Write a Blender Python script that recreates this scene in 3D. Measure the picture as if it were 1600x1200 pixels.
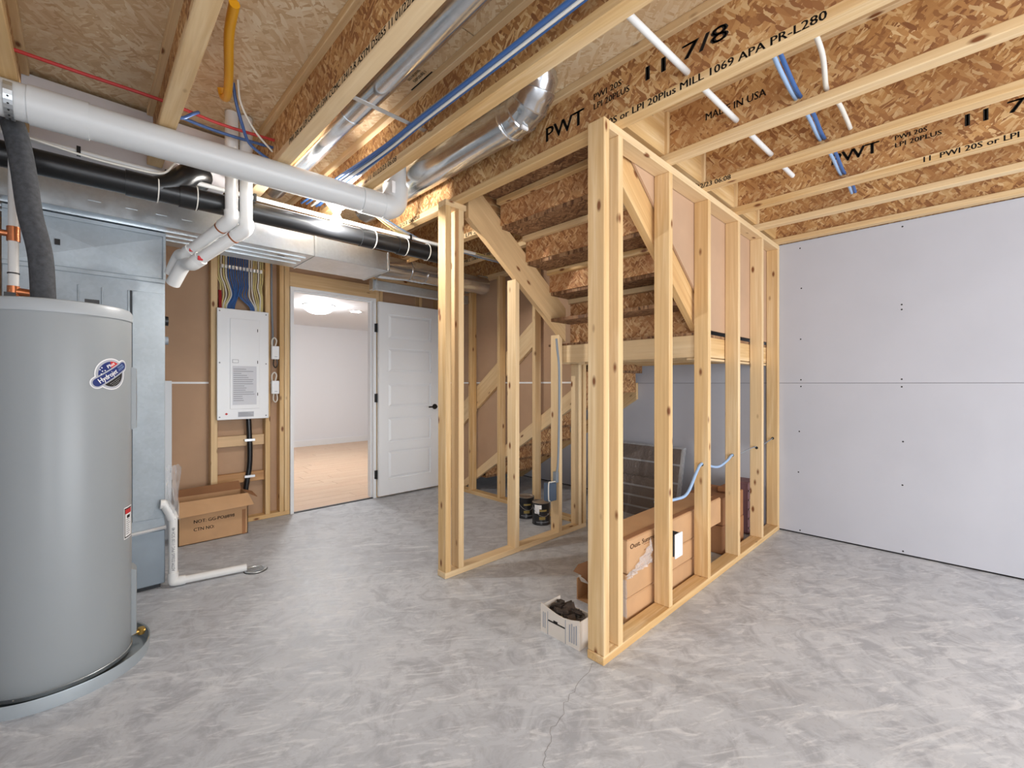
import bpy, bmesh, math, random
from mathutils import Vector, Matrix
random.seed(7)
for o in list(bpy.data.objects): bpy.data.objects.remove(o, do_unlink=True)
scene = bpy.context.scene
C = scene.collection

# ------------------------------------------------------------------ camera, world, lights, exposure
cam_d = bpy.data.cameras.new('camera'); cam = bpy.data.objects.new('camera', cam_d); C.objects.link(cam)
cam.location = (0, 0, 1.22); cam.rotation_euler = (math.radians(90), 0, math.radians(-44.2))
cam_d.sensor_width = 36; cam_d.sensor_fit = 'HORIZONTAL'; cam_d.lens = 36 * 690 / 1600
cam_d.clip_start = .05
scene.camera = cam
world = bpy.data.worlds.new('world'); scene.world = world; world.use_nodes = True
world.node_tree.nodes['Background'].inputs[0].default_value = (.75, .85, 1, 1)
world.node_tree.nodes['Background'].inputs[1].default_value = 0.4

BULB = 25.0         # watts of each bare bulb
def area_light(name, loc, rot, sx, sy, power, col):
    d = bpy.data.lights.new(name, 'AREA'); d.shape = 'RECTANGLE'; d.size = sx; d.size_y = sy; d.energy = power; d.color = col
    o = bpy.data.objects.new(name, d); C.objects.link(o); o.location = loc; o.rotation_euler = rot
    return o
# area fills added out of view, in openings made for them (wall_front, wall_left)
area_light('daylight_fill_front', (2.1, -2.97, 1.15), (math.radians(-90), 0, math.radians(180)), 3.4, 2.0, 84, (.935, .965, 1))  # inferred daylight, enlarged to brighten the ceiling
area_light('added_fill_side', (-.97, -1.6, 1.15), (0, math.radians(-90), 0), 2.0, 2.0, 52, (.935, .965, 1))  # invented source, added to brighten joists and left-facing sides
scene.view_settings.view_transform = 'Standard'; scene.view_settings.look = 'None'
scene.view_settings.gamma = 1; scene.view_settings.use_curve_mapping = False
scene.view_settings.exposure = 0.8

# ------------------------------------------------------------------ materials
def lin(c):
    return tuple(((x/255)/12.92 if x/255 <= .04045 else ((x/255+.055)/1.055)**2.4) for x in c) + (1,)
MATS = {}
class N:
    def __init__(s, name):
        s.m = bpy.data.materials.new(name); s.m.use_nodes = True; s.t = s.m.node_tree
        s.b = s.t.nodes['Principled BSDF']; MATS[name] = s.m
    def n(s, typ, **kw):
        nd = s.t.nodes.new(typ)
        for k, v in kw.items():
            if k.startswith('i_'): nd.inputs[int(k[2:]) if k[2:].isdigit() else k[2:].replace('_', ' ')].default_value = v
            else: setattr(nd, k, v)
        return nd
    def l(s, a, b): s.t.links.new(a, b)
    def coords(s, scale=(1,1,1), rot=(0,0,0), rnd=True):
        tc = s.n('ShaderNodeTexCoord'); v = tc.outputs['Object']
        if rnd:
            oi = s.n('ShaderNodeObjectInfo'); mu = s.n('ShaderNodeVectorMath', operation='SCALE')
            mu.inputs[0].default_value = (37.1, 17.3, 53.7); s.l(oi.outputs['Random'], mu.inputs['Scale'])
            ad = s.n('ShaderNodeVectorMath', operation='ADD'); s.l(v, ad.inputs[0]); s.l(mu.outputs[0], ad.inputs[1]); v = ad.outputs[0]
        if any(rot):
            mp = s.n('ShaderNodeMapping'); mp.inputs['Rotation'].default_value = rot; s.l(v, mp.inputs[0]); v = mp.outputs[0]
        mp = s.n('ShaderNodeMapping'); mp.inputs['Scale'].default_value = scale; s.l(v, mp.inputs[0])
        return mp.outputs[0]
    def noise(s, vec, scale=1, detail=3, rough=.55, dist=0):
        nd = s.n('ShaderNodeTexNoise'); nd.inputs['Scale'].default_value = scale; nd.inputs['Detail'].default_value = detail
        nd.inputs['Roughness'].default_value = rough; nd.inputs['Distortion'].default_value = dist; s.l(vec, nd.inputs['Vector']); return nd.outputs['Fac']
    def ramp(s, fac, stops, interp='LINEAR'):
        r = s.n('ShaderNodeValToRGB'); e = r.color_ramp.elements; r.color_ramp.interpolation = interp
        while len(e) < len(stops): e.new(.5)
        for q, (p, c) in zip(e, stops): q.position = p; q.color = c
        s.l(fac, r.inputs[0]); return r.outputs[0]
    def mix(s, fac, a, b, mode='MIX'):
        m = s.n('ShaderNodeMix', data_type='RGBA', blend_type=mode)
        for sock, v in ((m.inputs[0], fac), (m.inputs[6], a), (m.inputs[7], b)):
            if hasattr(v, 'links'): s.l(v, sock)
            else: sock.default_value = v
        return m.outputs[2]
    def out(s, col=None, rough=.6, metal=0, bump=None, bs=.2, bd=.002, spec=.5):
        if col is not None:
            if hasattr(col, 'links'): s.l(col, s.b.inputs['Base Color'])
            else: s.b.inputs['Base Color'].default_value = col
        if hasattr(rough, 'links'): s.l(rough, s.b.inputs['Roughness'])
        else: s.b.inputs['Roughness'].default_value = rough
        s.b.inputs['Metallic'].default_value = metal; s.b.inputs['Specular IOR Level'].default_value = spec
        if bump is not None:
            bn = s.n('ShaderNodeBump'); bn.inputs['Strength'].default_value = bs; bn.inputs['Distance'].default_value = bd
            s.l(bump, bn.inputs['Height']); s.l(bn.outputs[0], s.b.inputs['Normal'])
        return s.m
W1 = (1,1,1,1); K1 = (0,0,0,1)

def lumber(name, axis, rot=(0,0,0), c1=(231,204,160), c2=(203,162,104), c3=(214,178,124)):
    s = N(name)
    sc = [16, 16, 16]; sc[axis] = .9
    v = s.coords(tuple(sc), rot)
    g = s.noise(v, 1, 4, .6, .8)
    col = s.ramp(g, [(.3, lin(c2)), (.5, lin(c3)), (.68, lin(c1))])
    sc2 = [70, 70, 70]; sc2[axis] = 2.0
    g2 = s.noise(s.coords(tuple(sc2), rot), 1, 2)
    col = s.mix(s.ramp(g2, [(.35, (.45,.45,.45,1)), (.6, K1)]), col, lin((186,140,84)))
    oi = s.n('ShaderNodeObjectInfo')
    col = s.mix(s.ramp(oi.outputs['Random'], [(0, K1), (1, (.55,.55,.55,1))]), col, lin((236,214,176)), 'MIX')
    sk = [11, 11, 11]; sk[axis] = 4.6
    vo = s.n('ShaderNodeTexVoronoi'); vo.inputs['Scale'].default_value = 1; vo.inputs['Randomness'].default_value = 1
    s.l(s.coords(tuple(sk), rot), vo.inputs['Vector'])
    kn = s.ramp(vo.outputs['Distance'], [(.07, W1), (.11, (.45,.45,.45,1)), (.15, K1)])
    col = s.mix(kn, col, lin((122,72,34)))
    return s.out(col, .62, 0, g2, .12, .001)
LUM = [lumber('pine_lumber_x', 0), lumber('pine_lumber_y', 1), lumber('pine_lumber_z', 2)]
LUM_SX = lumber('pine_lumber_sloped_x', 0, (0, math.radians(-36.7), 0), (222,186,132), (190,142,84), (206,162,102))
LUM_SY = lumber('pine_lumber_sloped_y', 1, (math.radians(36), 0, 0), (228,196,146), (200,156,98), (214,176,122))
OLDY = lumber('aged_lumber_x', 0, (0,0,0), (206,160,112), (160,112,68), (186,138,90))

def osb(name, plane, cols, big=1.0):
    s = N(name)
    rot = {'yz': 0, 'xz': 1, 'xy': 2}[plane]
    def layer(ang, sc):
        r = [0,0,0]; r[rot] = math.radians(ang)
        vo = s.n('ShaderNodeTexVoronoi'); vo.inputs['Scale'].default_value = 1
        v = s.coords(sc, tuple(r))
        nz = s.n('ShaderNodeTexNoise'); nz.inputs['Scale'].default_value = .9; s.l(v, nz.inputs['Vector'])
        ad = s.n('ShaderNodeVectorMath', operation='ADD'); s.l(v, ad.inputs[0]); s.l(nz.outputs['Color'], ad.inputs[1])
        s.l(ad.outputs[0], vo.inputs['Vector']); return vo
    a, b = 22/big, 80/big
    S = {'yz': ((8,a,b),(8,b,a)), 'xz': ((a,8,b),(b,8,a)), 'xy': ((a,b,8),(b,a,8))}[plane]
    v1 = layer(24, S[0]); v2 = layer(-33, S[1]); v3 = layer(-52, S[0])
    stops = [(i/(len(cols)-1), lin(c)) for i, c in enumerate(cols)]
    def sep(v):
        q = s.n('ShaderNodeSeparateColor'); s.l(v.outputs['Color'], q.inputs[0]); return q.outputs
    c1 = s.ramp(sep(v1)[0], stops); c2 = s.ramp(sep(v2)[0], stops); c3 = s.ramp(sep(v3)[0], stops)
    m1 = s.ramp(sep(v2)[1], [(.5, K1), (.52, W1)]); m2 = s.ramp(sep(v3)[1], [(.6, K1), (.62, W1)])
    col = s.mix(m2, s.mix(m1, c1, c2), c3)
    big_n = s.noise(s.coords((3,3,3)), 1, 2)
    col = s.mix(s.ramp(big_n, [(.35, (.45,.45,.45,1)), (.62, K1)]), col, lin(cols[0]))
    return s.out(col, .72, 0, v1.outputs['Distance'], .3, .0015)
WEB = osb('osb_joist_web', 'yz', [(140,92,56),(188,138,84),(208,164,108),(232,202,152)])
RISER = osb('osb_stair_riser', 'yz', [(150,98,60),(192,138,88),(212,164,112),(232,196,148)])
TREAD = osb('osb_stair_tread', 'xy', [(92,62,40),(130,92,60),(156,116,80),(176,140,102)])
SUB = osb('osb_subfloor', 'xy', [(206,172,130),(224,196,154),(234,212,176),(242,226,196)], 1.2)

def concrete():
    s = N('concrete_slab')
    v = s.coords((1,1,1), rnd=False)
    a = s.noise(v, 1.3, 5, .62, .6); b = s.noise(v, 7, 6, .7, 1.2)
    vs = s.coords((3, 14, 3), (0,0,.6), rnd=False); c = s.noise(vs, 1.6, 5, .65, 1.5)
    col = s.ramp(a, [(.3, lin((180,184,191))), (.5, lin((193,197,203))), (.7, lin((206,209,214)))])
    col = s.mix(s.ramp(b, [(.38, (.8,.8,.8,1)), (.55, K1)]), col, lin((160,163,170)))
    col = s.mix(s.ramp(c, [(.52, K1), (.68, (.75,.75,.75,1))]), col, lin((221,223,226)))
    d = s.noise(v, 60, 3); col = s.mix(s.ramp(d, [(.3, (.25,.25,.25,1)), (.45, K1)]), col, lin((160,160,162)))
    r = s.ramp(b, [(.3, (.36,.36,.36,1)), (.7, (.58,.58,.58,1))])
    return s.out(col, r, 0, b, .18, .004)
CONC = concrete()

def plain(name, c, rough=.5, metal=0, var=0, vscale=6, spec=.5, c2=None, bump=0):
    s = N(name)
    if var or c2:
        v = s.coords((1,1,1)); n = s.noise(v, vscale, 4)
        k = c2 if c2 else tuple(max(0, min(255, x*(1-var))) for x in c)
        return s.out(s.ramp(n, [(.35, lin(k)), (.65, lin(c))]), rough, metal, n if bump else None, bump, .003, spec)
    return s.out(lin(c), rough, metal, spec=spec)
def metal_sheet(name, c, r0, r1, scale=5):
    s = N(name); v = s.coords((1,1,1)); n = s.noise(v, scale, 4); vo = s.n('ShaderNodeTexVoronoi'); vo.inputs['Scale'].default_value = 60; s.l(v, vo.inputs['Vector'])
    q = s.n('ShaderNodeSeparateColor'); s.l(vo.outputs['Color'], q.inputs[0])
    col = s.mix(s.ramp(q.outputs[0], [(0, K1), (1, (.16,.16,.16,1))]), lin(c), lin(tuple(int(x*.78) for x in c)))
    return s.out(col, s.ramp(n, [(.35, (r0,)*3+(1,)), (.65, (r1,)*3+(1,))]), .92)
GALV = metal_sheet('galvanised_steel', (206,212,216), .28, .46)
DUCT = metal_sheet('shiny_duct_steel', (218,222,226), .14, .26)
FGALV = metal_sheet('dull_furnace_steel', (182,192,199), .62, .78); FGALV.node_tree.nodes['Principled BSDF'].inputs['Metallic'].default_value = .45
PANM = plain('pan_steel', (186,196,202), .36, .45, .06, 4)
CAB = plain('furnace_cabinet_steel', (150,162,172), .5, .3, .08, 3)
CABDK = plain('dark_steel_gap', (40,44,48), .6)
DRY = plain('grey_drywall_paper', (188,189,196), .82, 0, .02, 2.2)
DRYW = plain('white_painted_wall', (234,236,240), .6)
TAN = plain('tan_drywall_backing_paper', (190,156,126), .8, 0, .06, 2.0)
WHITE = plain('white_enamel', (236,238,240), .32)
WHITEP = plain('white_pvc', (226,226,224), .34)
GREYP = plain('pale_grey_pvc', (206,208,208), .34)
BLACKP = plain('black_abs', (22,23,25), .3)
BLACK = plain('black_metal', (16,16,17), .4)
INK = plain('black_print', (28,24,22), .8)
INKG = plain('grey_print', (150,152,158), .8)
INKB = plain('brown_print', (96,58,34), .8)
DARK = plain('dark_void', (26,20,17), .9)
FOAM = plain('grey_pipe_foam', (72,74,78), .85, 0, .2, 60, bump=.3)
ENAM = plain('tank_grey_enamel', (150,156,159), .34)
ENAMD = plain('tank_top_enamel', (168,174,178), .4)
COPPER = plain('copper', (206,132,92), .3, .9)
BRASS = plain('brass', (204,164,88), .32, .9)
YEL = plain('yellow_gas_hose', (236,170,24), .4)
RED = plain('red_tube', (198,60,58), .45)
REDD = plain('red_cable', (150,24,30), .45)
BLUE = plain('blue_tube', (66,96,150), .4)
BLUEC = plain('blue_cable', (58,98,156), .4)
LBLUE = plain('pale_blue_cable', (150,178,212), .4)
WCAB = plain('white_cable', (226,222,212), .45)
YCAB = plain('cream_cable', (214,200,140), .45)
GCAB = plain('grey_cable', (132,140,148), .45)
KRAFT = plain('kraft_cardboard', (196,154,112), .75, 0, .06, 4)
KRAFTD = plain('kraft_cardboard_dark', (160,112,74), .78, 0, .08, 4)
KRAFTW = plain('white_faced_cardboard', (222,212,200), .7, 0, .05, 5)
SCRAP = plain('dark_scrap', (70,56,46), .85, 0, .35, 20)
PAPER = plain('white_paper', (240,240,240), .7)
CANB = plain('black_can_label', (34,34,36), .35)
TIN = plain('tin_lid', (200,200,200), .28, .9)
GOLD = plain('gold_print', (150,130,70), .6)
JBOX = plain('blue_plastic_box', (84,100,120), .5)
REDL = plain('red_print', (196,40,44), .6)
NAVY = plain('navy_print', (24,44,110), .5)
SILV = plain('silver_print', (176,180,188), .45)
TAPE = plain('foil_tape', (226,230,234), .3, .5)
PLUM = plain('plum_wrapper', (120,84,88), .6)
FOAMB = plain('white_foam_board', (222,228,234), .7)
WRAPW = plain('white_beam_wrap', (232,230,234), .75, 0, .03, 4)
def plastic_film(name, tint, alpha, rough=.12):
    s = N(name); n = s.noise(s.coords((1,1,1)), 26, 4, .6, 1.5)
    s.b.inputs['Alpha'].default_value = alpha
    return s.out(lin(tint), rough, 0, n, .9, .01)
FILM = plastic_film('clear_plastic_film', (236,238,240), .34)
WRAP = plastic_film('wrapped_grey_plastic', (118,108,102), 1.0, .16)
def planks():
    s = N('oak_plank'); v = s.coords((2.0, 22, 22)); n = s.noise(v, 1, 4, .6, .6)
    oi = s.n('ShaderNodeObjectInfo')
    col = s.ramp(n, [(.3, lin((206,172,140))), (.7, lin((228,200,172)))])
    col = s.mix(s.ramp(oi.outputs['Random'], [(0, K1), (1, (.6,.6,.6,1))]), col, lin((216,180,150)))
    return s.out(col, .4)
PLANK = planks()
def emitter(name, col, strength):
    s = N(name); s.b.inputs['Emission Color'].default_value = col; s.b.inputs['Emission Strength'].default_value = strength
    return s.out((1,1,1,1), .4)
BULBM = emitter('lit_bulb_glass', (1, .955, .90, 1), BULB / (math.pi * 4 * math.pi * .033**2))
DOME = emitter('lit_dome_glass', (.98, .99, 1, 1), 60)
SPOT = emitter('lit_downlight', (.98, .99, 1, 1), 60)

# ------------------------------------------------------------------ building helpers
LOC = {}
def reg(o, origin, parent):
    C.objects.link(o)
    o.location = Vector(origin) - (LOC[parent.name] if parent else Vector((0,0,0)))
    if parent: o.parent = parent
    LOC[o.name] = Vector(origin); return o
def tag(o, label=None, cat=None, group=None, kind=None):
    if label: o['label'] = label
    if cat: o['category'] = cat
    if group: o['group'] = group
    if kind: o['kind'] = kind
    return o
def thing(name, label, cat, loc, group=None, kind=None):
    return tag(reg(bpy.data.objects.new(name, None), loc, None), label, cat, group, kind)
BOXES = {}
def box(name, lo, hi, mat, parent=None, ch=.0):
    lo = Vector(lo); hi = Vector(hi); d = hi - lo
    key = (round(d.x,4), round(d.y,4), round(d.z,4), mat.name, ch)
    if key not in BOXES:
        bm = bmesh.new(); bmesh.ops.create_cube(bm, size=1); bmesh.ops.scale(bm, vec=d, verts=bm.verts)
        if ch: bmesh.ops.bevel(bm, geom=bm.edges[:], offset=min(ch, min(d)*.3), segments=1, affect='EDGES')
        me = bpy.data.meshes.new(name); bm.to_mesh(me); bm.free(); me.materials.append(mat); BOXES[key] = me
    return reg(bpy.data.objects.new(name, BOXES[key]), (lo+hi)/2, parent)
def lum(name, lo, hi, parent, ax): return box(name, lo, hi, LUM[ax], parent, .003)

class MB:
    def __init__(s): s.v = []; s.f = []
    def add(s, vs, fs):
        k = len(s.v); s.v += [Vector(v) for v in vs]; s.f += [tuple(i+k for i in f) for f in fs]; return s
    def box(s, lo, hi):
        x0,y0,z0 = lo; x1,y1,z1 = hi
        return s.add([(x0,y0,z0),(x1,y0,z0),(x1,y1,z0),(x0,y1,z0),(x0,y0,z1),(x1,y0,z1),(x1,y1,z1),(x0,y1,z1)],
                     [(3,2,1,0),(4,5,6,7),(0,1,5,4),(1,2,6,5),(2,3,7,6),(3,0,4,7)])
    def hexa(s, p):   # 8 points, same order as box
        return s.add(p, [(3,2,1,0),(4,5,6,7),(0,1,5,4),(1,2,6,5),(2,3,7,6),(3,0,4,7)])
    def prism(s, poly, axis, a, b):
        n = len(poly)
        def mk(p, t): return ((t,)+p) if axis == 0 else ((p[0], t, p[1]) if axis == 1 else p+(t,))
        s.add([mk(tuple(p), a) for p in poly] + [mk(tuple(p), b) for p in poly],
              [tuple(range(n-1,-1,-1)), tuple(range(n,2*n))] + [(i,(i+1)%n,n+(i+1)%n,n+i) for i in range(n)])
        return s
    def sweep(s, pts, r, n=12, caps=True):
        pts = [Vector(p) for p in pts]; rs = r if isinstance(r, (list, tuple)) else [r]*len(pts)
        t0 = (pts[1]-pts[0]).normalized(); up = Vector((0,0,1)) if abs(t0.z) < .9 else Vector((1,0,0))
        u = t0.cross(up).normalized(); rings = []; vs = []
        for i, p in enumerate(pts):
            if i == 0: t = t0
            elif i == len(pts)-1: t = (pts[i]-pts[i-1]).normalized()
            else: t = ((pts[i+1]-pts[i]).normalized() + (pts[i]-pts[i-1]).normalized()).normalized()
            u = (u - t*u.dot(t)).normalized(); w = t.cross(u)
            vs += [p + (u*math.cos(2*math.pi*k/n) + w*math.sin(2*math.pi*k/n))*rs[i] for k in range(n)]
        fs = [(i*n+k, i*n+(k+1)%n, (i+1)*n+(k+1)%n, (i+1)*n+k) for i in range(len(pts)-1) for k in range(n)]
        if caps: fs += [tuple(range(n-1,-1,-1)), tuple((len(pts)-1)*n+k for k in range(n))]
        return s.add(vs, fs)
    def lathe(s, c, prof, n=32, axis=2):
        c = Vector(c); vs = []; m = len(prof)
        for k in range(n):
            a = 2*math.pi*k/n
            for r, h in prof:
                if axis == 2: q = (r*math.cos(a), r*math.sin(a), h)
                elif axis == 1: q = (r*math.cos(a), h, r*math.sin(a))
                else: q = (h, r*math.cos(a), r*math.sin(a))
                vs.append(c + Vector(q))
        fs = [(k*m+i, ((k+1)%n)*m+i, ((k+1)%n)*m+i+1, k*m+i+1) for k in range(n) for i in range(m-1)]
        return s.add(vs, fs)
    def build(s, name, mat, parent=None, smooth=False, origin=None, solid=0):
        if origin is None:
            lo = Vector([min(v[i] for v in s.v) for i in range(3)]); hi = Vector([max(v[i] for v in s.v) for i in range(3)])
            origin = (lo+hi)/2
            if parent is None: origin.z = lo.z
        origin = Vector(origin)
        me = bpy.data.meshes.new(name); me.from_pydata([v-origin for v in s.v], [], s.f)
        bm = bmesh.new(); bm.from_mesh(me); bmesh.ops.remove_doubles(bm, verts=bm.verts, dist=1e-6)
        bmesh.ops.recalc_face_normals(bm, faces=bm.faces); bm.to_mesh(me); bm.free()
        if smooth:
            me.polygons.foreach_set('use_smooth', [True]*len(me.polygons)); me.set_sharp_from_angle(angle=math.radians(38))
        me.materials.append(mat)
        o = bpy.data.objects.new(name, me)
        if solid:
            md = o.modifiers.new('thickness', 'SOLIDIFY'); md.thickness = solid; md.offset = 0
        return reg(o, origin, parent)
def smooth_path(pts, k=6):
    P = [Vector(p) for p in pts]; P = [P[0]*2-P[1]] + P + [P[-1]*2-P[-2]]; out = []
    for i in range(1, len(P)-2):
        a,b,c,d = P[i-1:i+3]
        for j in range(k):
            t = j/k
            out.append(.5*((2*b)+(c-a)*t+(2*a-5*b+4*c-d)*t*t+(3*b-3*c+d-a)*t**3))
    return out + [P[-2]]
def tube(name, pts, r, mat, parent=None, n=10, sm=True):
    return MB().sweep(smooth_path(pts) if sm and len(pts) > 2 else pts, r, n).build(name, mat, parent, True)
def cyl(name, a, b, r, mat, parent=None, n=20): return MB().sweep([a, b], r, n).build(name, mat, parent, True)
def text(s, size, pos, right, up, mat, parent, fit=None, name='printed_text', align='LEFT', curve=None):
    cu = bpy.data.curves.new('t', 'FONT'); cu.body = s; cu.size = size; cu.resolution_u = 2; cu.align_x = align
    tmp = bpy.data.objects.new('t', cu); C.objects.link(tmp)
    me = bpy.data.meshes.new_from_object(tmp.evaluated_get(bpy.context.evaluated_depsgraph_get()))
    bpy.data.objects.remove(tmp); bpy.data.curves.remove(cu)
    if not len(me.vertices): return None
    bm = bmesh.new(); bm.from_mesh(me); d = bmesh.ops.duplicate(bm, geom=bm.verts[:]+bm.edges[:]+bm.faces[:])   # second strike for bolder ink
    bmesh.ops.translate(bm, vec=(size*.045, 0, -size*.002), verts=[g for g in d['geom'] if isinstance(g, bmesh.types.BMVert)]); bm.to_mesh(me); bm.free()
    w = max(v.co.x for v in me.vertices) - min(v.co.x for v in me.vertices)
    sx = fit/w if fit else 1
    R = Vector(right).normalized(); U = Vector(up).normalized(); Nn = R.cross(U); pos = Vector(pos)
    for v in me.vertices:
        x, y = v.co.x*sx, v.co.y
        v.co = curve(x, y) if curve else R*x + U*y
    me.materials.clear(); me.materials.append(mat); me.name = name
    return reg(bpy.data.objects.new(name, me), pos, parent)
XX = (1,0,0); YY = (0,1,0); ZZ = (0,0,1); MY = (0,-1,0)

# ------------------------------------------------------------------ key dimensions (metres)
H = 2.38            # underside of joists, top of wall plates
HT = 2.68           # underside of subfloor
XR = 4.185          # face of the right drywall
YB = 4.42           # face of the back stud wall
T = .038

# ================================================================== SETTING
floor = MB().box((-1.0,-3.0,-.1), (XR+.12,YB,0)).build('floor', CONC, origin=(0,0,0))
tag(floor, 'grey trowelled concrete basement floor', 'floor', kind='structure')
def crack(pts, w):
    m = MB()
    for i in range(len(pts)-1):
        a, b = Vector(pts[i]+(.0006,)), Vector(pts[i+1]+(.0006,)); d = (b-a).normalized(); p = Vector((-d.y, d.x, 0))*w
        m.add([a-p, b-p, b+p, a+p], [(0,1,2,3)])
    m.build('floor_crack', plain('crack_grey', (138,138,138), .9), floor)  # crack drawn as a thin flat grey strip
cp = [(1.60,1.14)]; 
for i in range(26):
    t = (i+1)/26; cp.append((1.60-.56*t+random.uniform(-.012,.012)-.10*math.sin(t*3.1), 1.14-.22*t+random.uniform(-.012,.012)))
crack(cp, .0008)
drain = MB().lathe((.815,3.25,0), [(.0,.004),(.062,.004),(.07,.0)], 24).build('floor_drain', BLACK, None, True)
tag(drain, 'dark round floor drain at the end of the white drain pipe', 'drain')
MB().lathe((.815,3.25,.004), [(.052,0),(.056,.004),(.062,.004),(.066,0)], 24).build('rim', GALV, drain, True)
for k in (-.03,-.01,.01,.03): box('bar', (.815-.05, 3.25+k-.004, .004), (.815+.05, 3.25+k+.004, .009), GALV, drain)

# --- ceiling: subfloor sheets and I-joists
ceiling = thing('ceiling', 'open basement ceiling of engineered joists under board subfloor', 'ceiling', (1.6,.7,HT), kind='structure')
def sheets(x0, x1, y0, y1):
    ys = [y for y in (-2.22,-1.0,.22,1.44,2.66,3.88) if y0 < y < y1]; ys = [y0]+ys+[y1]
    for i in range(len(ys)-1):
        xs = [x for x in ((1.0,3.44) if i % 2 else (-.22,2.22)) if x0+.1 < x < x1-.1]; xs = [x0]+xs+[x1]
        for j in range(len(xs)-1):
            box('subfloor_sheet', (xs[j]+.002, ys[i]+.003, HT), (xs[j+1]-.002, ys[i+1]-.003, HT+.018), SUB, ceiling)
sheets(-1.0,1.77,-3,YB+.1); sheets(1.77,XR+.1,-3,1.17); sheets(1.77,3.1,2.33,YB+.1)
def joist(x0, y0, y1, w=.064):
    xm = x0+w/2
    j = box('joist', (xm-.006,y0,H+T), (xm+.006,y1,HT-T), WEB, ceiling)
    lum('bottom_flange', (x0,y0,H), (x0+w,y1,H+T), j, 1); lum('top_flange', (x0,y0,HT-T), (x0+w,y1,HT), j, 1)
    return j
def stamp(j, x, y, z, s, fit, size=.040, mat=INK): text(s, size, (x-.0008,y,z), MY, ZZ, mat, j, fit)
WIDE = 3.1
Jm4 = joist(-.24, -3, 3.02); Jm3 = joist(.243, -3, 3.02); Jm2 = joist(.722, -3, YB, .068); Jm1 = joist(1.175, -3, YB, .066)
J0 = joist(1.70, -3, YB); J1 = joist(2.18, -3, 1.17); J2 = joist(2.64, -3, 1.17); J3 = joist(3.168, -3, 1.17); J4 = joist(3.622, -3, 1.17); J5 = joist(4.1, -3, 1.17)
J1b = joist(2.18, 2.37, YB); J2b = joist(2.64, 2.37, YB)
zt = H+.005
stamp(Jm2, .722, 2.30, zt, 'PWI 20S or LPI CSI-EXP-13W CCMC 12412-R ASTM D5055 11 01/22/23', 1.15, .040)
stamp(Jm1, 1.175, 2.40, zt, '11  01/22/23 06:08', .32, .040)
stamp(J0, 1.70, 3.08, zt, '01/22/23 06:08', .40, .040)
stamp(J0, 1.70, 1.15, zt, '20S or LPI 20Plus MILL 1069 APA PR-L280', .84, .042)
stamp(J1b, 2.18, 2.85, zt, 'or LPI 20Plus', .34, .040); stamp(J2b, 2.64, 3.38, zt, 'MILL 1069 APA PR-L280', .50, .040)
stamp(J2, 2.64, 1.16, zt, '1/22/23 06:08', .22, .040)
stamp(J3, 3.168, .165, zt, '11  PWI 20S or LPI 20Plus MILL', .56, .040)
wx = 1.732-.006
stamp(J0, wx, 1.53, 2.475, 'PWT', .245, .105, INK); stamp(J0, wx, 1.225, 2.555, 'PWI 20S', .15, .040); stamp(J0, wx, 1.225, 2.51, 'LPI 20PLUS', .19, .040)
stamp(J0, wx, .985, 2.515, '11 7/8', .34, .085)
stamp(J1, 2.212-.006, .90, 2.52, 'MADE IN USA', .27, .05)
wx = 3.2-.006
stamp(J3, wx, .565, 2.52, 'PWT', .22, .09); stamp(J3, wx, .275, 2.555, 'PWI 20S', .13, .036); stamp(J3, wx, .275, 2.515, 'LPI 20PLUS', .185, .036); stamp(J3, wx, .03, 2.52, '11 7/8', .30, .085)
# web stiffener blocks where the joists land on the stair wall
for x0, j in ((2.18,J1),(2.64,J2),(3.168,J3),(3.622,J4)):
    lum('stiffener_block', (x0+.003,1.08,H+T), (x0+.025,1.165,HT-T), j, 2)
for k, s in enumerate(('PERFORMANCE', 'RATED PANEL', '23/32 INCH', 'SIZED FOR SPACING', 'EXPOSURE 1')):
    text(s, .022, (1.05+.026*k, 1.90-.01*k, HT-.001), (0,-1,0), (-1,0,0), INK, ceiling, .10)
for k in (5, 6): box('printed_line', (1.05+.026*k-.012, 1.74, HT-.0015), (1.05+.026*k-.006, 1.92, HT-.0005), INK, ceiling)
# rim along the stair opening
box('header_board', (1.77,1.10,H+T), (XR,1.14,HT), LUM[0], ceiling, .002)
hb = box('header_board', (1.77,2.30,H), (3.1,2.36,HT), WEB, ceiling)
box('rim_board', (XR+.02,-3,H), (XR+.06,1.17,HT), WEB, ceiling); box('rim_board', (-1,YB+.03,H), (3.2,YB+.07,HT), WEB, ceiling); box('rim_board', (-1.06,-3,H), (-1.02,YB,HT), WEB, ceiling)
box('rim_board', (3.10,2.37,H), (3.15,YB+.03,HT), WEB, ceiling)
# unseen stairwell enclosure above the landing, added to shut out stray sky light
sw_ = thing('wall_stairwell', 'unseen drywalled stairwell walls added above the landing to shut out light', 'wall', (3.2,2.8,HT), kind='structure')
box('wall_panel', (XR+.013,1.16,H), (XR+.06,YB+.1,4.9), DRYW, sw_); box('wall_panel', (1.78,1.141,HT), (XR+.06,1.165,4.9), DRYW, sw_)
box('wall_panel', (3.1,YB+.02,H), (XR+.06,YB+.1,4.9), DRYW, sw_); box('wall_panel', (3.18,2.37,HT), (3.20,YB+.1,4.9), DRYW, sw_); box('wall_panel', (1.70,2.335,HT+.02), (3.2,2.36,4.9), DRYW, sw_)
box('wall_panel', (.9,1.14,HT+.02), (.93,2.36,4.9), DRYW, sw_); box('wall_panel', (.9,1.141,HT+.02), (1.78,1.165,4.9), DRYW, sw_); box('wall_panel', (.9,2.335,HT+.02), (1.78,2.36,4.9), DRYW, sw_)
box('ceiling_panel', (.9,1.14,4.9), (XR+.06,YB+.1,4.94), DRYW, sw_)

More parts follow.
